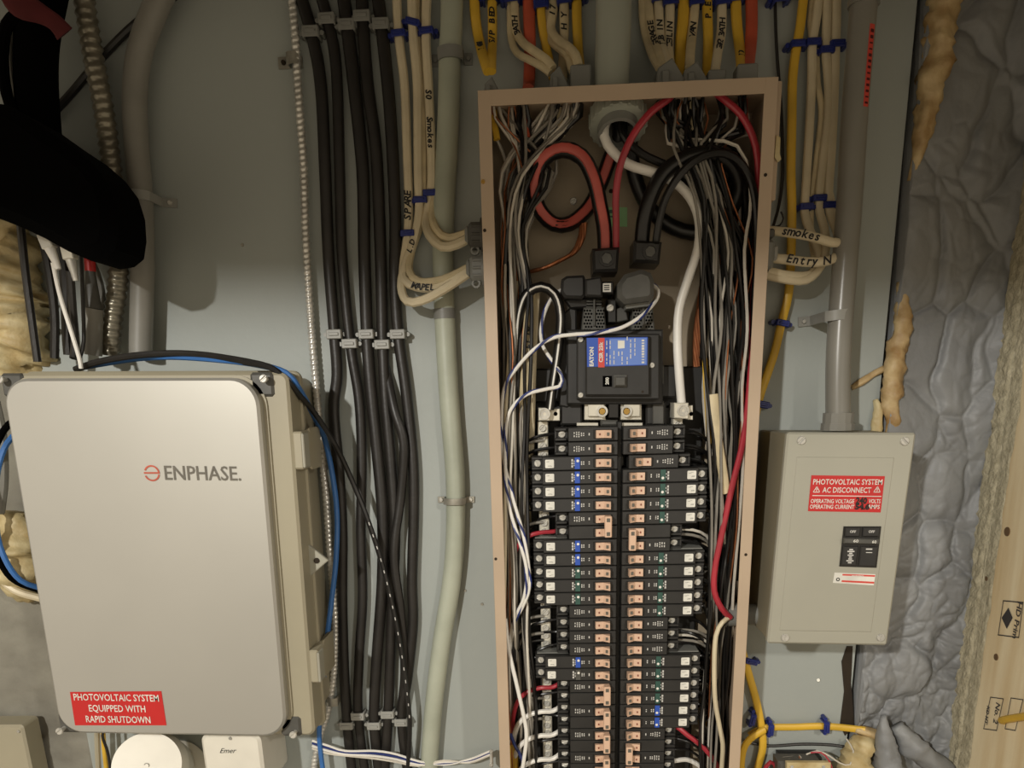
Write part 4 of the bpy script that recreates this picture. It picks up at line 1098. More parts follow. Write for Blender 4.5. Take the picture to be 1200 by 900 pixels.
# many branch wires in both gutters
random.seed(11)
def gutter(n, tops, mid, cols, name_side, seed, peel):
    rng = random.Random(seed)
    lbl = {'black_wire': 'black branch wire among the bundle in the %s gutter' % name_side,
           'wire_white': 'thin white branch wire among the bundle in the %s gutter' % name_side,
           'wire_grey': 'greyish branch wire among the bundle in the %s gutter' % name_side,
           'copper': 'thin bare copper wire among the bundle in the %s gutter' % name_side}
    for i in range(n):
        m = rng.choice(cols); t = tops[i % len(tops)]; d0 = rng.uniform(.02, .07)
        u = rng.random(); pts = []
        pts.append((t[0] + rng.uniform(-5, 5), 112, .05 + rng.uniform(-.012, .012)))
        pts.append((t[0] + rng.uniform(-8, 8), t[1] + 12 + rng.uniform(-4, 10), .05 + rng.uniform(-.012, .012)))
        for k, (y, x0, x1) in enumerate(mid):
            uu = max(0, min(1, u + rng.uniform(-.13, .13)))
            if t[2] and k < 2: uu = (uu + t[2] * (2 - k)) / (3 - k) if t[2] > 0 else uu
            dd = d0 + rng.uniform(-.008, .008)
            pts.append((x0 + (x1 - x0) * uu, y + rng.uniform(-8, 8), max(.008, min(.082, dd))))
        cut = len(pts) - rng.choice(peel)
        pts = pts[:cut]
        last = pts[-1]; pts.append((last[0] + rng.uniform(-3, 3), last[1] + 60, .02))
        r = {'copper': .0010, 'wire_white': .0017, 'wire_grey': .0017}.get(m, .0021) * rng.uniform(.9, 1.1)
        wire('branch_wire', lbl[m], 'wire', pts, r, m, group=('%s wires in the %s gutter' % (m.replace('wire_', '').replace('_wire', ''), name_side)), n=6, step=.016)
ltops = [(580, 118, 0), (614, 132, 0), (645, 118, 0), (652, 122, 0), (664, 118, .2), (675, 124, .4), (600, 140, 0)]
lmid = [(200, 588, 652), (270, 588, 618), (340, 588, 622), (420, 590, 622), (500, 588, 618), (580, 590, 618), (660, 592, 620), (740, 592, 622), (820, 596, 628), (900, 598, 632)]
gutter(52, ltops, lmid, ['black_wire', 'wire_white', 'wire_white', 'wire_white', 'wire_grey', 'black_wire', 'wire_grey', 'black_wire', 'copper'], 'left', 5, [0, 0, 1, 2, 3])
rtops = [(778, 122, 0), (786, 126, 0), (800, 120, .1), (812, 120, .2), (822, 124, .3), (845, 128, .4), (868, 140, .5), (790, 150, 0)]
rmid = [(175, 790, 872), (235, 812, 880), (300, 822, 882), (380, 822, 880), (460, 824, 878), (540, 830, 874), (620, 832, 866), (700, 830, 860), (780, 826, 856), (860, 820, 852), (920, 820, 850)]
gutter(64, rtops, rmid, ['black_wire', 'wire_grey', 'black_wire', 'black_wire', 'wire_grey', 'wire_white', 'black_wire', 'copper', 'black_wire', 'wire_grey', 'wire_white', 'black_wire'], 'right', 9, [0, 1, 2, 3, 3, 4])
# deep dark bundles filling the back of the gutters
for side, xs, n in (('left', lmid, 9), ('right', rmid, 15)):
    for i in range(n):
        u = (i + .5) / n; rng = random.Random(i * 7 + n)
        pts = [(x0 + (x1 - x0) * max(0, min(1, u + rng.uniform(-.1, .1))), y, .012 + .006 * (i % 2)) for y, x0, x1 in xs[1:]]
        wire('branch_wire', 'black branch wire lying deep against the back of the %s gutter' % side, 'wire', pts, .0028, 'black_wire', group='deep black wires in the %s gutter' % side, n=6, step=.02)

# wire from each breaker to its gutter
def wpt(x, y, z): return Vector((x, y, z))
rng = random.Random(4)
for right, rowsb in ((False, LB), (True, RB)):
    s_ = 1 if right else -1; side = 'right' if right else 'left'
    gx = P(838, 650, .04).x if right else P(604, 650, .04).x
    for bi, (kind, pl, k, x) in enumerate(rowsb):
        for p in range(pl):
            z = row_z(k + p)
            if z < ZB + .012: continue
            Lb = .1035 if kind == 'af' else .0745
            x0 = x + s_ * (Lb - .010)
            drop = rng.uniform(.02, .06)
            m = 'black_wire'; r = .0019
            lb = 'black wire leaving the %s breaker from the top of the %s column' % (ordn(bi + 1) if bi else 'topmost', side)
            if pl == 2: lb = 'black wire leaving the %s pole of the %s breaker down the %s column' % (('upper', 'lower')[p], ordn(bi + 1), side)
            ww = None
            if not right and k == 7 and p == 1: m, r, ww, lb = 'wire_red', .0027, 1, 'red wire feeding the upper double-pole breaker of the left column'
            if not right and k == 20 and p == 0: m, r, ww, lb = 'wire_red', .0030, 1, 'red wire feeding the second double-pole breaker of the left column'
            if not right and k in (22, 24, 26) and p == 0: m, r, ww, lb = 'pure_white', .0033, 1, 'thick white wire feeding the double-pole breaker %s' % {22: 'just below the red-fed one', 24: 'second below the red-fed one', 26: 'lowest in view in the left column'}[k]
            if right and bi == 22: m, r, ww, lb = 'wire_red', .0033, 1, 'thick red wire leaving the lowest single breaker of the right column'
            if right and bi == 24: m, r, lb = 'pure_white', .0033, 'thick white wire leaving the %s pole of the lowest breaker of the right column' % ('upper', 'lower')[p]
            sg = 1 if abs(x0 - gx) > .02 else .6
            dxg = gx - x0
            yb = -.058 if kind == 'af' else -.054
            yy = {7: 624, 20: 806, 22: 834, 24: 862, 26: 890}.get(k)
            if ww and not right:
                pts_ = [wpt(x0, yb, z), P(648, yy - 1, .060), P(634, yy, .0665), P(620, yy + 4, .068), P(608, yy + 14, .066), P(602, yy + 32, .056), P(600, yy + 60, .04)]
            elif ww and r > .0029 and right:
                pts_ = [wpt(x0, yb, z), wpt(x0 + .012, yb - .004, z + .001), P(805, 861, .06), P(823, 875, .06), P(838, 893, .06), P(848, 915, .05)]
            else:
                pts_ = [wpt(x0, yb, z), wpt(x0 + s_ * .010, yb - .001, z + .0005), wpt(x0 + dxg * .55, yb + rng.uniform(-.004, .012), z - drop * .12), wpt(x0 + dxg * .9, yb + .014, z - drop * .6), wpt(gx + rng.uniform(-.006, .006), yb + .022, z - drop * 1.2), wpt(gx + rng.uniform(-.008, .008), -.03, z - drop - .06)]
            pts_ = [q for q in pts_ if q.z > ZB + .01]
            wire('breaker_wire', lb, 'wire', [], r, m, world=cr(pts_, .005), n=8)
            if kind == 'af':    # curly pigtail
                q = []; zz0 = z - .004; ln = rng.uniform(.018, .030); a0 = rng.uniform(0, 6)
                for i in range(40):
                    t = i / 39; a = a0 + t * 2 * PI * 2.2
                    q.append(wpt(x + s_ * (.1025 + ln * t * .9) + s_ * .003 * math.cos(a), -.045 + .0045 * math.sin(a) + .012 * t, zz0 - .010 * t + .0042 * math.cos(a)))
                wire('pigtail_wire', 'curly %s pigtail at the end of the %s breaker of the %s column' % ('pale' if bi % 3 == 0 else 'dark', ordn(bi + 1), side), 'wire', [], .0013, 'wire_grey' if bi % 3 == 0 else 'black_wire', world=q, n=6)
# pale wires landing on the neutral bars
for i, (y, m) in enumerate(((612, 'wire_grey'), (722, 'wire_grey'), (730, 'wire_white'), (742, 'wire_grey'), (750, 'black_wire'), (818, 'wire_grey'), (842, 'wire_grey'), (868, 'wire_grey'), (516, 'wire_grey'))):
    wire('neutral_wire', 'wire curving onto the left neutral bar', 'wire', [(606 + (i % 3) * 3, y + 42, .035), (604 + (i % 2) * 4, y + 22, .045), (612, y + 7, .050), (626, y + 1, .050), (637, y, .048)], .0020, m, .045, group='wires landing on the left neutral bar', n=7)
for i, (y, m) in enumerate(((620, 'wire_white'), (626, 'wire_grey'), (634, 'black_wire'), (738, 'wire_grey'), (744, 'wire_white'), (750, 'wire_grey'), (862, 'black_wire'), (868, 'black_wire'), (506, 'black_wire'), (524, 'black_wire'), (543, 'black_wire'))):
    wire('neutral_wire', 'wire curving onto the right neutral bar', 'wire', [(834 + (i % 3) * 3, y + 26, .035), (828, y + 8, .046), (812, y + 1, .050), (794, y, .048)], .0019, m, .045, group='wires landing on the right neutral bar', n=7)
# white cable and bushing low in the right gutter
wire('white_wire', 'white wire bending out of the grey bushing and down the right gutter', 'wire',
     [(856, 722, .07), (846, 730, .074), (839, 745, .078), (837, 780, .08), (838, 820, .08), (843, 850, .08), (847, 872, .08), (846, 896, .076), (844, 930, .07)], .0030, 'cable_white', .08, n=9)
bs = thing('conduit_bushing', 'grey plastic bushing with wires on the inner right side of the panel', 'fitting', Vector((XRo - .004, -.05, P(860, 722, .06).z)))
pz = P(860, 722, .06).z
MB().ring((XRo - .0018, -.052, pz), (XRo - .016, -.052, pz), .015, .011, 24).build('bushing_ring', 'connector_grey', bs)
MB().ring((XRo - .016, -.052, pz), (XRo - .020, -.052, pz), .017, .011, 24).build('bushing_lip', 'dark_grey_plastic', bs)
np_ = thing('conduit_nipple', 'grey conduit nipple joining the panel and the disconnect box', 'fitting', Vector((XRo + .01, -.052, pz)))
MB().cyl((XRo + .0004, -.052, pz), (P(884, 722, .05).x + .022, -.052, pz - .001), .0135, .0135, 24).build('pipe', 'connector_grey', np_)
MB().cyl((XRo + .0004, -.052, pz), (XRo + .007, -.052, pz), .018, .018, 8).build('locknut', 'galv', np_)
gl = thing('ground_lug', 'small brass ground lug low at the back of the right gutter', 'lug', P(829, 852, .03))
pbox(823, 846, 835, 860, .003, .03, .001).build('block', 'brass', gl)
screw(gl, P(829, 853, .0302), .0034, 'steel', .002)

# cable entries under the top wall of the panel
for lb, px, m in (('yellow sheath end poking through the panel top at left', 578, 'cable_yellow'), ('orange sheath end under the panel top', 614, 'cable_orange'), ('cream sheath end under the panel top left of the hub', 655, 'cable_jacket'),
                  ('cream sheath end under the panel top right of the hub', 786, 'cable_jacket'), ('cream sheath end in the middle of the right cable entries', 812, 'cable_jacket'), ('orange sheath end at the right end of the panel top', 872, 'cable_orange')):
    a = P(px, 118, .05); wire('sheath_end', lb, 'cable', [], .0038, m, world=cr([Vector((a.x, -.05, ZT - .003)), Vector((a.x + .001, -.05, ZT - .018)), Vector((a.x + .003, -.052, ZT - .032))], .004), n=8, ry=.0028)

# ================================================================== CABLES AND CONNECTORS ABOVE THE PANEL
def connector(lb, px, wpx, hpx, shape='box', d=.05):
    c = P(px, 96, d); w2 = wpx * .00052; h = hpx * .00105; z0 = ZT + .0003
    t = thing('cable_connector', lb, 'connector', Vector((c.x, -d, z0)))
    if shape == 'box':
        h += .010
        MB().box((c.x, -d, z0 + h * .5), (w2 * 2, .022, h), .0015).build('clamp_body', 'connector_grey', t)
    else:
        h += .010
        MB().prism([(c.x - w2, z0), (c.x + w2, z0), (c.x + w2, z0 + h * .45), (c.x + w2 * .15, z0 + h), (c.x - w2 * .8, z0 + h * .75)], -d + .011, -d - .011, .0015).build('clamp_body', 'connector_grey', t)
        MB().box((c.x - w2 * .3, -d - .012, z0 + h * .35), (w2 * .5, .006, h * .6), .001).build('wedge', 'connector_grey', t)
    MB().ring((c.x, -d, z0), (c.x, -d, z0 + .004), w2 * 1.05, w2 * .7, 16).build('base_ring', 'connector_grey', t)
    return t
connector('grey connector under the two yellow cables at the panel top left', 576, 17, 15, 'w')
connector('grey wedge connector taking the left pair of white cables', 654, 20, 22, 'w')
connector('square grey connector left of the service pipe', 680, 21, 22, 'box')
connector('tall grey wedge connector right of the service pipe', 783, 30, 24, 'w')
connector('grey wedge connector in the middle of the right-hand row', 812, 26, 20, 'w')
connector('small flat grey connector left of the orange cable', 838, 18, 12, 'box')
connector('grey connector at the foot of the right orange cable', 873, 21, 16, 'box')
zT9 = 98
TOPC = [
 ('yellow_cable', 'leftmost yellow cable above the panel, leaning right', [(555, -25), (557, 20), (562, 50), (568, 72, .04), (572, 84, .05)], 'cable_yellow', .0056, ('IMM', 562, 58, 100)),
 ('yellow_cable', 'second yellow cable above the panel with handwriting', [(576, -25), (577, 20), (577, 50), (576, 72, .04), (576, 84, .05)], 'cable_yellow', .0052, ('S/P BED', 577, 34, 85)),
 ('white_cable', 'white cable bending right into the wedge connector, front one', [(602, -25), (603, 8), (605, 36), (613, 50, .02), (626, 60, .035), (640, 70, .045), (648, 80, .05)], 'cable_jacket', .0048, ('BATH', 605, 33, 80)),
 ('white_cable', 'white cable bending right into the wedge connector, lower one', [(598, -25, .006), (598, 10, .006), (599, 45, .008), (606, 62, .02), (620, 70, .035), (635, 78, .045), (645, 86, .05)], 'cable_jacket', .0040, None),
 ('orange_cable', 'orange cable left of the service pipe', [(619, -25), (620, 20), (621, 60), (620, 96), (619, 104, .03)], 'cable_orange', .0066, None),
 ('yellow_cable', 'ochre yellow cable between orange and white cables', [(634, -25), (634, 15), (637, 40), (643, 68), (648, 92, .02)], 'cable_yellow', .0048, None),
 ('white_cable', 'white cable with handwriting crossing right above the square connector', [(647, -25), (648, 12), (645, 32), (652, 46, .02), (665, 55, .03), (674, 64, .045), (678, 78, .05)], 'cable_jacket', .0052, ('17', 648, 14, 90)),
 ('white_cable', 'lower white cable crossing right above the square connector', [(643, -25, .006), (643, 20, .006), (643, 42, .008), (652, 54, .018), (664, 64, .03), (669, 78, .045), (671, 84, .05)], 'cable_jacket', .0044, None),
 ('white_cable', 'short straight white cable with handwriting left of the pale yellow one', [(660, -25), (661, 10), (661, 40), (660, 70), (659, 94, .04)], 'cable_jacket', .0052, ('H Y', 661, 26, 90)),
 ('yellow_cable', 'pale yellow cable next to the service pipe', [(676, -25), (676, 20), (677, 45), (678, 62), (680, 80, .03)], 'cable_yellow', .0054, None),
 ('white_cable', 'white cable first to the right of the service pipe', [(752, -25), (753, 20), (757, 45), (764, 65, .03), (772, 80, .05)], 'cable_jacket', .0040, None),
 ('white_cable', 'white cable with slanting handwriting second right of the service pipe', [(758, -25), (760, 15), (765, 45, .012), (772, 62, .03), (777, 78, .05)], 'cable_jacket', .0054, ('GARAGE', 764, 44, 98)),
 ('white_cable', 'white cable with handwriting third right of the service pipe', [(771, -25), (772, 15), (774, 45, .012), (778, 62, .03), (782, 78, .05)], 'cable_white', .0052, ('TUB IN', 774, 44, 95)),
 ('white_cable', 'white cable marked CEILING right of the service pipe', [(785, -25), (785, 15), (784, 45, .012), (784, 65, .03), (786, 78, .05)], 'cable_white', .0052, ('CEILIN', 784, 46, 92)),
 ('yellow_cable', 'yellow cable left of the smudged white cable', [(801, -25), (801, 15), (798, 50), (796, 82), (796, 98, .02)], 'cable_yellow', .0062, None),
 ('white_cable', 'smudged white cable in the middle of the right-hand row', [(816, -25), (814, 10), (811, 40, .012), (809, 62, .03), (808, 80, .05)], 'cable_jacket', .0052, ('VAN', 811, 38, 88)),
 ('yellow_cable', 'yellow cable with dark letters right of the smudged white one', [(829, -25), (829, 15), (830, 45), (829, 80), (828, 98, .02)], 'cable_yellow', .0056, ('P.E', 831, 14, 88)),
 ('white_cable', 'white cable with bath lettering bending left to its connector', [(846, -25), (846, 15), (845, 40, .012), (841, 62, .03), (838, 84, .05)], 'cable_white', .0052, ('G42 BATH', 842, 44, 83)),
 ('yellow_cable', 'rightmost yellow cable with a dark tag beside the orange one', [(862, -25), (863, 20), (866, 50, .012), (868, 68, .03), (869, 82, .05)], 'cable_yellow', .0058, ('10', 867, 66, 95)),
 ('orange_cable', 'orange cable at the right end above the panel', [(880, -25), (881, 20), (880, 50, .014), (878, 68, .03), (877, 82, .05)], 'cable_orange', .0066, None)]
for nm, lb, pts, m, r, hwr in TOPC:
    c = wire(nm, lb, 'cable', pts, r, m, .010, ry=r * .8, n=10)
    if hwr:
        s_, px, py, an = hwr
        along(c, s_, .0088, pts, .010, r * .8, px, py, True)
for i, (px, py) in enumerate(((600, -1), (574, -3), (634, 6), (648, -4), (661, 1), (676, -3), (772, -2), (785, 2), (816, 2), (846, 2), (862, -2), (914, -1))):
    staple(['blue staple at the top edge over the left white pair', 'blue staple at the top edge over the yellow pair', 'blue staple with bright glint on the ochre yellow cable', 'blue staple at the top edge over the white cable marked 17', 'blue staple at the top edge over the short straight white cable',
            'blue staple at the top edge over the pale yellow cable', 'blue staple at the top edge on the third white cable', 'blue staple at the top edge on the cable marked CEILIN', 'blue staple at the top edge on the smudged white cable', 'blue staple at the top edge on the bath cable',
            'blue staple at the top edge on the rightmost yellow cable', 'blue staple at the top edge on the thin dark cable'][i], px, py, .0060, .0165, 'staple_blue', 'blue staples above the panel', .009, 4)
# side connectors at the left of the panel
for i, (px, py, m) in enumerate(((557, 277, 'dark_grey_plastic'), (554, 316, 'connector_grey'))):
    z = P(px, py, .05).z
    t = thing('cable_connector', ['dark grey connector on the panel side, upper one', 'light grey connector on the panel side, lower one'][i], 'connector', Vector((XLo, -.05, z)))
    MB().box((XLo - .0095, -.05, z), (.018, .026, .026), .003).build('clamp_body', m, t)
    MB().box((XLo - .020, -.05, z + .001), (.006, .020, .018), .003).build('cable_mouth', 'connector_grey', t)
    MB().ring((XLo - .0003, -.05, z), (XLo - .005, -.05, z), .019, .012, 20).build('base_ring', m, t)
    for dz in (-.008, 0, .008): MB().box((XLo - .0095, -.0635, z + dz), (.012, .003, .003), .001).build('wedge', m, t)
    p = Vector((XLo - .012, -.055, z - .016))
    MB().ring(p, p + Vector((0, -.004, 0)), .005, .003, 16).build('screw_eye', 'connector_grey', t)

# ================================================================== RIGHT OF THE PANEL
ry_ = wire('yellow_cable', 'long yellow cable running down the right side of the panel box', 'cable',
     [(944, -25), (938, 30), (934, 52), (929, 90), (928, 140), (927, 200), (928, 245), (927, 300), (924, 345), (916, 378), (908, 412), (898, 442), (889, 470), (880, 520), (874, 600), (868, 700), (868, 750), (876, 785), (886, 820), (892, 850), (894, 875), (888, 900), (880, 930)], .0052, 'cable_yellow', .011, ry=.0040, n=10)
for lb, pts, r, m in (
    ('white cable nearest the long yellow cable, right of the panel', [(962, -25), (957, 20), (952, 53), (951, 100), (948, 160), (944, 225), (943, 250), (949, 270, .016), (958, 290, .020), (959, 308, .03), (948, 322, .04), (925, 323, .05), (900, 318, .05)], .0050, 'cable_white'),
    ('white cable in the middle of the right group looping to the panel side', [(969, -25), (969, 20), (968, 60), (971, 100), (970, 140), (964, 190), (960, 228), (961, 250), (966, 268, .018), (968, 290, .026), (962, 312, .036), (945, 328, .045), (920, 327, .05), (898, 322, .05)], .0050, 'cable_white'),
    ('white cable marked Entry looping back to the panel side', [(980, -25), (980, 20), (979, 55), (977, 120), (974, 180), (971, 225), (973, 250), (980, 268, .02), (984, 285, .032), (982, 299, .045), (968, 306, .055), (945, 307, .058), (922, 304, .056), (900, 302, .05)], .0052, 'cable_white'),
    ('slim white cable tucked between the two left white cables', [(955, -25, .005), (950, 30, .005), (956, 60, .005), (958, 100, .005), (963, 130, .006), (958, 180, .006), (951, 235, .006), (950, 270, .006), (954, 300, .012)], .0038, 'cable_jacket'),
    ('cream cable marked Smokes with a blunt turn at its right end', [(972, 228, .006), (976, 250, .010), (984, 264, .022), (990, 274, .036), (987, 283, .048), (975, 284, .056), (958, 279, .060), (940, 275, .060), (920, 272, .058), (900, 270, .05)], .0050, 'cable_white')):
    c = wire('white_cable', lb, 'cable', pts, r, m, .011, ry=r * .85, n=10)
    if 'Smokes' in lb: along(c, 'smokes', .0125, pts, .011, r * .85, 938, 275, True)
    if 'Entry' in lb: along(c, 'Entry N', .0125, pts, .011, r * .85, 946, 307, True)
for lb, px, py in (('blue staple on the long yellow cable, near the top', 934, 53), ('blue staple on the white cable nearest the long yellow one', 952, 51), ('blue staple on the middle white cable of the right group', 968, 60), ('blue staple on the rightmost white cable, near the top', 980, 53),
                   ('blue staple just above the cable marked Smokes, left', 943.5, 243), ('blue staple just above the cable marked Smokes, middle', 959, 233), ('blue staple just above the cable marked Smokes, right', 972, 241), ('blue staple on the long yellow cable below the loops', 916, 379)):
    staple(lb, px, py, .0058, .0165, 'staple_blue', 'blue staples right of the panel', .007, -12 if py > 300 else 0)
staple('blue staple half hidden behind the panel flange', 893, 474, .0055, .0165, 'staple_blue', 'blue staples right of the panel', .008, -12)
t = thing('cable_connector', 'grey connector on the right side of the panel holding cable loops', 'connector', Vector((XRo, -.05, P(906, 300, .05).z)))
z = P(906, 300, .05).z
MB().box((XRo + .0085, -.05, z), (.016, .026, .030), .003).build('clamp_body', 'connector_grey', t)
MB().box((XRo + .0185, -.05, z + .002), (.006, .018, .016), .002).build('cable_mouth', 'strap_grey', t)
MB().box((XRo + .0085, -.050, z + .022), (.016, .020, .010), .002).build('wedge', 'dark_grey_plastic', t)
wire('black_cable', 'thin dark cable hanging close to the right edge of the panel', 'cable', [(908, -25), (909, 30), (911, 70), (915, 120), (917, 170), (917, 210), (913, 240), (907, 262, .02), (903, 275, .03)], .0018, 'black_cable', .006)
wire('black_wire', 'short black wire hook left of the long yellow cable', 'wire', [(905, 266, .03), (914, 264, .03), (918, 256, .03), (915, 248, .03)], .0010, 'black_wire', .03)
# grey pvc conduit
cdp = [(1015, -25, .046), (1011, 20, .046), (1005, 90, .046), (1000, 160, .046), (996, 230, .046), (990, 310, .047), (984, 390, .05), (982, 440, .052), (982, 492, .054)]
pc = wire('pvc_conduit', 'thick grey plastic conduit descending into the disconnect box', 'conduit', cdp, .0138, 'pvc_conduit', .046, n=24)
pp = path([(1018, 28, .0555), (1013, 80, .0555), (1008, 131, .0555)], .0555, .004)
def curved_strip(pp, r, a0, a1, m, nm, parent, c_d):
    mb = MB(); vs = []; n = 5
    for p in pp:
        for j in range(n):
            a = a0 + (a1 - a0) * j / (n - 1); vs.append(Vector((p.x + r * math.sin(a), -c_d - r * math.cos(a), p.z)))
    fs = [(i * n + j, i * n + j + 1, (i + 1) * n + j + 1, (i + 1) * n + j) for i in range(len(pp) - 1) for j in range(n - 1)]
    return mb.add(vs, fs).build(nm, m, parent)
axis = path(cdp, .046, .004); z0_, z1_ = P(1012, 30, .05).z, P(1008, 131, .05).z
seg = [p for p in axis if z1_ <= p.z <= z0_]
strp = curved_strip(seg, .01395, R(14), R(44), 'label_red', 'red_print_strip', pc, .046)
mbx = MB(); rng = random.Random(2)
zz = z0_ - .008
while zz > z1_ + .005:
    ax_ = min(axis, key=lambda p: abs(p.z - zz)); a = R(29)
    mbx.box((ax_.x + .0141 * math.sin(a), -.046 - .0141 * math.cos(a), zz), (.004, .0005, rng.uniform(.001, .003)), 0, Matrix.Rotation(a, 3, 'Z')); zz -= .0055
mbx.build('printed_marking', 'red_cloth', strp)
MB().tube([axis[0], axis[1], [p for p in axis if p.z > P(1012, 12, .046).z][-1]], .0160, .0160, 24).build('coupling', 'pvc_conduit', pc)
cz = P(982, 500, .054)
adp = thing('conduit_adapter', 'ribbed grey plastic adapter where the conduit meets the disconnect box', 'fitting', P(982, 505, .054))
strap_over('conduit_strap', 'grey strap with one bright screw holding the thick plastic conduit', 977, 371, .0155, .062, 4, 'strap_grey', .011, tail=.014, mn='steel')

# ------------------------------------------------------------------ disconnect box
DB = [P(921, 507, .12), P(1076, 507, .12), P(1038, 756, .12), P(901, 755, .12)]
dc = sum(DB, Vector()) / 4
ex = ((DB[1] - DB[0]) + (DB[2] - DB[3])) / 2; W = ex.length; ez = ((DB[0] - DB[3]) + (DB[1] - DB[2])) / 2; H = ez.length
tl = math.degrees(math.atan2(ez.x, ez.z))

db = thing('disconnect_box', 'grey metal disconnect box with red warning label and small black breaker', 'box', (dc.x, 0, dc.z), (0, R(tl), 0), world=False)
MB().box((0, -.055, 0), (W - .004, .108, H - .004), .0015).build('enclosure', 'box_grey_dark', db, Z0)
MB().box((0, -.1145, 0), (W, .0105, H), .0022).build('cover', 'box_grey', db, Z0)
MB().prism([(-W / 2 + .012, -H / 2 + .016), (W / 2 - .020, -H / 2 + .016), (W / 2 - .020, H / 2 - .026), (-W / 2 + .012, H / 2 - .026)], -.1190, -.1206, .0013).build('raised_panel', 'box_grey', db, Z0)
def dp(px, py, d=.1206): 
    v = P(px, py, d); return Matrix.Rotation(-R(tl), 3, 'Y') @ (v - Vector((dc.x, 0, dc.z)))
def dq(pix, d0, d1, bev=0): return MB().prism([(dp(a, b, d1).x, dp(a, b, d1).z) for a, b in pix], -d0, -d1, bev)
for px, py, an in ((939, 516, 50), (1060, 517, 140), (920, 747, 80), (1032, 747, 75)): screw(db, dp(px, py, .1198), .0047, 'steel', .0022, ang=an, off=False)
ws = dq([(951, 557), (1037, 558), (1032, 600.5), (947, 599)], .1200, .1212).build('warning_label', 'sticker_red', db, Z0); ws['label'] = 'red photovoltaic disconnect label with scribbled numbers'
ang0 = -1.0 - 0
def fit_text(s_, size, m, px0, px1, py, par, nm, d=.1214, bold=.0001):
    a = dp(px0, py, d); b = dp(px1, py + .3, d); me = text_mesh(s_, size, m, 0, bold)
    xs_ = [v.co.x for v in me.vertices]; wd = max(xs_) - min(xs_)
    o = bpy.data.objects.new(nm, me); C.objects.link(o); o.parent = par
    an = math.atan2(b.z - a.z, b.x - a.x)
    o.matrix_local = Matrix.Translation((a + b) / 2) @ Matrix.Rotation(-an, 4, 'Y') @ Matrix.Rotation(R(90), 4, 'X') @ Matrix.Diagonal(((b - a).length / wd, 1, 1, 1))
    return o
fit_text('PHOTOVOLTAIC SYSTEM', .0085, 'label_white', 953, 1034, 565, ws, 'label_text')
fit_text('AC DISCONNECT', .0085, 'label_white', 964, 1021, 574.5, ws, 'label_text')
for x in (957, 1028):
    a = dp(x, 574, .1214); mb = MB()
    tri = [Vector((a.x + .0042 * math.cos(R(90 + 120 * q)), a.y, a.z - .0005 + .0042 * math.sin(R(90 + 120 * q)))) for q in range(3)]
    for q in range(3):
        u, v = tri[q], tri[(q + 1) % 3]; t_ = (v - u).normalized(); n_ = Vector((-t_.z, 0, t_.x)) * .0004
        mb.add([u - n_, v - n_, v + n_, u + n_], [(0, 1, 2, 3)])
    mb.box((a.x, a.y, a.z), (.0008, .0002, .0034)); mb.build('warning_triangle', 'label_white', ws, Z0)
dq([(952, 580.3), (1033, 581.3), (1033, 582.2), (952, 581.2)], .1210, .1213).build('rule_line', 'label_white', ws, Z0)
fit_text('OPERATING VOLTAGE', .0065, 'label_white', 950, 1001, 587.5, ws, 'label_text')
fit_text('VOLTS', .0065, 'label_white', 1018, 1032, 587.5, ws, 'label_text')
fit_text('OPERATING CURRENT', .0065, 'label_white', 949, 1001, 594, ws, 'label_text')
fit_text('AMPS', .0065, 'label_white', 1017, 1031, 594, ws, 'label_text')
fit_text('240', .0095, 'ink', 1003, 1016, 587, ws, 'handwriting', .1217, .0004)
fit_text('54.6', .0085, 'ink', 1002, 1019, 594, ws, 'handwriting', .1218, .0005)
br = dq([(989, 617), (1033, 617), (1027.5, 665.5), (984, 664)], .1200, .1222, .0005).build('disconnect_breaker', 'black_glossy', db, Z0)
br['label'] = 'black double breaker set in the cover'
dq([(990, 631), (1031, 632), (1030, 638), (989.5, 637)], .1222, .1275, .001).build('toggle_bar', 'dark_grey_plastic', br, Z0)
dq([(991, 618), (1009, 618), (1007.5, 629), (990.5, 629)], .1222, .1245, .001).build('pole_face', 'black_plastic', br, Z0)
dq([(1012, 618), (1031.5, 618), (1030, 629), (1011, 629)], .1222, .1245, .001).build('pole_face', 'black_plastic', br, Z0)
dq([(988.5, 640), (1006.5, 640), (1003.5, 663), (986, 662.5)], .1222, .1240, .001).build('pole_face', 'black_plastic', br, Z0)
dq([(1009, 640), (1029, 640.5), (1026, 664), (1006.5, 663.5)], .1222, .1240, .001).build('pole_face', 'black_plastic', br, Z0)
fit_text('OFF', .004, 'print_white', 996, 1003, 623, br, 'printed_marking', .1247)
fit_text('OFF', .004, 'print_white', 1018, 1025, 623, br, 'printed_marking', .1247)
fit_text('60', .0045, 'label_white', 1000, 1006, 634, br, 'printed_marking', .1278)
fit_text('60', .0045, 'label_white', 1022, 1027, 635, br, 'printed_marking', .1278)
mq = MB(); rng = random.Random(8)
for q in range(8):
    a = dp(997.5 - q * .25, 644 + q * 2.2, .1241); mq.box(a, (rng.uniform(.003, .008), .0002, .0014))
for q in range(2):
    a = dp(1018.5, 643.5 + q * 4, .1241); mq.box(a, (.007, .0002, .0014 - q * .0006))
mq.build('printed_lines', 'print_white', br, Z0)
s3 = dq([(978, 671), (1026, 673), (1024, 686), (976, 683)], .1200, .1210).build('small_sticker', 'label_white', db, Z0)
dq([(987.5, 672.6), (1025.6, 674.0), (1025.2, 676.0), (987.1, 674.4)], .1210, .1212).build('red_stripe', 'label_red', s3, Z0)
dq([(986.6, 680), (1024.6, 681.8), (1024.3, 684), (986.2, 682)], .1210, .1212).build('red_stripe', 'label_red', s3, Z0)
fit_text('WARNING', .0025, 'label_white', 998, 1012, 675, s3, 'label_text', .1213)
a = dp(982, 679, .1211); MB().ring(a, a + Vector((0, -.0002, 0)), .0022, .0012, 12).build('printed_mark', 'ink', s3, Z0)
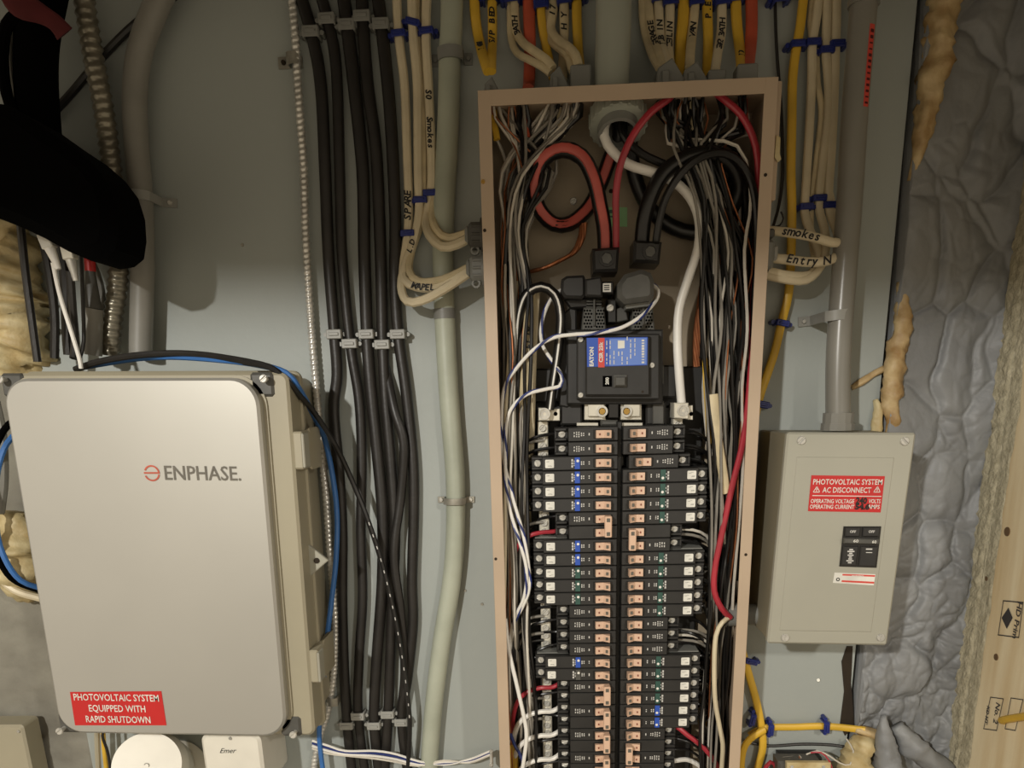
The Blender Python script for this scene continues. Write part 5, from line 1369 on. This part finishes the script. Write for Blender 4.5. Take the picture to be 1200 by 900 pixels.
# adapter on the top of the box
ztop = dc.z + H / 2 * math.cos(R(tl)) + .0006
ca = axis[-1]
ztop = P(982, 500, .054).z
for q, (za, zb_, r_) in enumerate(((ztop + .016, ztop + .004, .0175), (ztop + .004, ztop - .004, .0190))):
    m_ = MB().cyl((ca.x, -.054, zb_), (ca.x, -.054, za), r_, r_, 14)
    m_.build('hex_collar' if q == 0 else 'flange', 'pvc_conduit', adp, smooth=10)


# ------------------------------------------------------------------ bottom right
yh = wire('yellow_cable', 'yellow cable running level into foam at the bottom right', 'cable', [(878, 862, .012), (896, 853), (930, 852), (966, 851), (1000, 854), (1014, 856, .016)], .0050, 'cable_yellow', .011, ry=.004, n=10)
yg = bead('foam_bead', 'amber foam crust on the end of the level yellow cable', [(1002, 855, .012, .005), (1014, 857, .014, .008), (1026, 861, .018, .008), (1036, 865, .022, .006)], 'foam_yellow', seed=44)
wire('yellow_cable', 'yellow cable hooking down beside the lower panel corner', 'cable', [(896, 855, .02), (884, 862, .024), (874, 872, .022), (869, 890, .018), (868, 930, .014)], .0050, 'cable_yellow', .02, ry=.004, n=10)
for lb, px, py, an in (('blue staple on the long yellow cable near the panel foot', 880, 774, -14), ('blue staple at the left end of the level yellow cable', 902, 854, 88), ('blue staple in the middle of the level yellow cable', 967, 851, 92), ('dark blue staple where the yellow cables cross', 881, 842, 80)):
    staple(lb, px, py, .0060, .0165, 'staple_blue', 'blue staples at the bottom right', .008, an)
tf = thing('transformer', 'small transformer with cream plate and loose wires at the bottom right edge', 'transformer', P(935, 930, .0))
def q3(x, y, d): return P(x, y, d)
pbox(912, 893, 962, 960, .03, .055, .003).build('coil', 'dark_grey_plastic', tf)
pbox(916, 889, 964, 960, .002, .03, .002).build('core', 'black_plastic', tf)
pbox(922, 894, 974, 960, .055, .062, .001).build('cover_plate', 'foam_cream', tf)
for px in (928, 965): screw(tf, P(px, 898.5, .0623), .0022, 'steel', .001)
rng = random.Random(5)
for q in range(6):
    a = P(924 + q * 5, 890, .04)
    MB().tube(cr([a + Vector((rng.uniform(-.01, .01), rng.uniform(-.008, .008), rng.uniform(-.003, .003))) for _ in range(5)], .003), .0012, .0012, 6).build('loose_wire', rng.choice(['wire_white', 'wire_grey', 'copper', 'black_wire']), tf)
wire('thin_wire', 'thin white wire arching from the transformer to the right', 'wire', [(945, 884, .05), (958, 880, .055), (972, 886, .055), (984, 894, .05), (996, 896, .045), (1000, 880, .03), (992, 866, .012)], .0011, 'wire_white', .05)
wire('thin_wire', 'thin red wire beside the white one on the transformer', 'wire', [(950, 882, .055), (962, 882, .06), (972, 892, .06), (978, 912, .055)], .0011, 'wire_red', .05)
wire('black_cable', 'black cable running level behind the transformer', 'cable', [(872, 868, .004), (900, 874, .005), (940, 872, .005), (975, 873, .005), (994, 876, .008)], .0022, 'black_cable', .005)
wire('red_wire', 'red wire glimpsed left of the transformer', 'wire', [(893, 930, .03), (898, 898, .034), (908, 896, .036), (914, 930, .03)], .0030, 'wire_red', .03)

solo('nail_head', MB().cyl(P(959, 797, 0), P(959, 797, .0014), .0028, .0022, 12), 'galv', 'nail head in the wall below the disconnect box', 'nail')
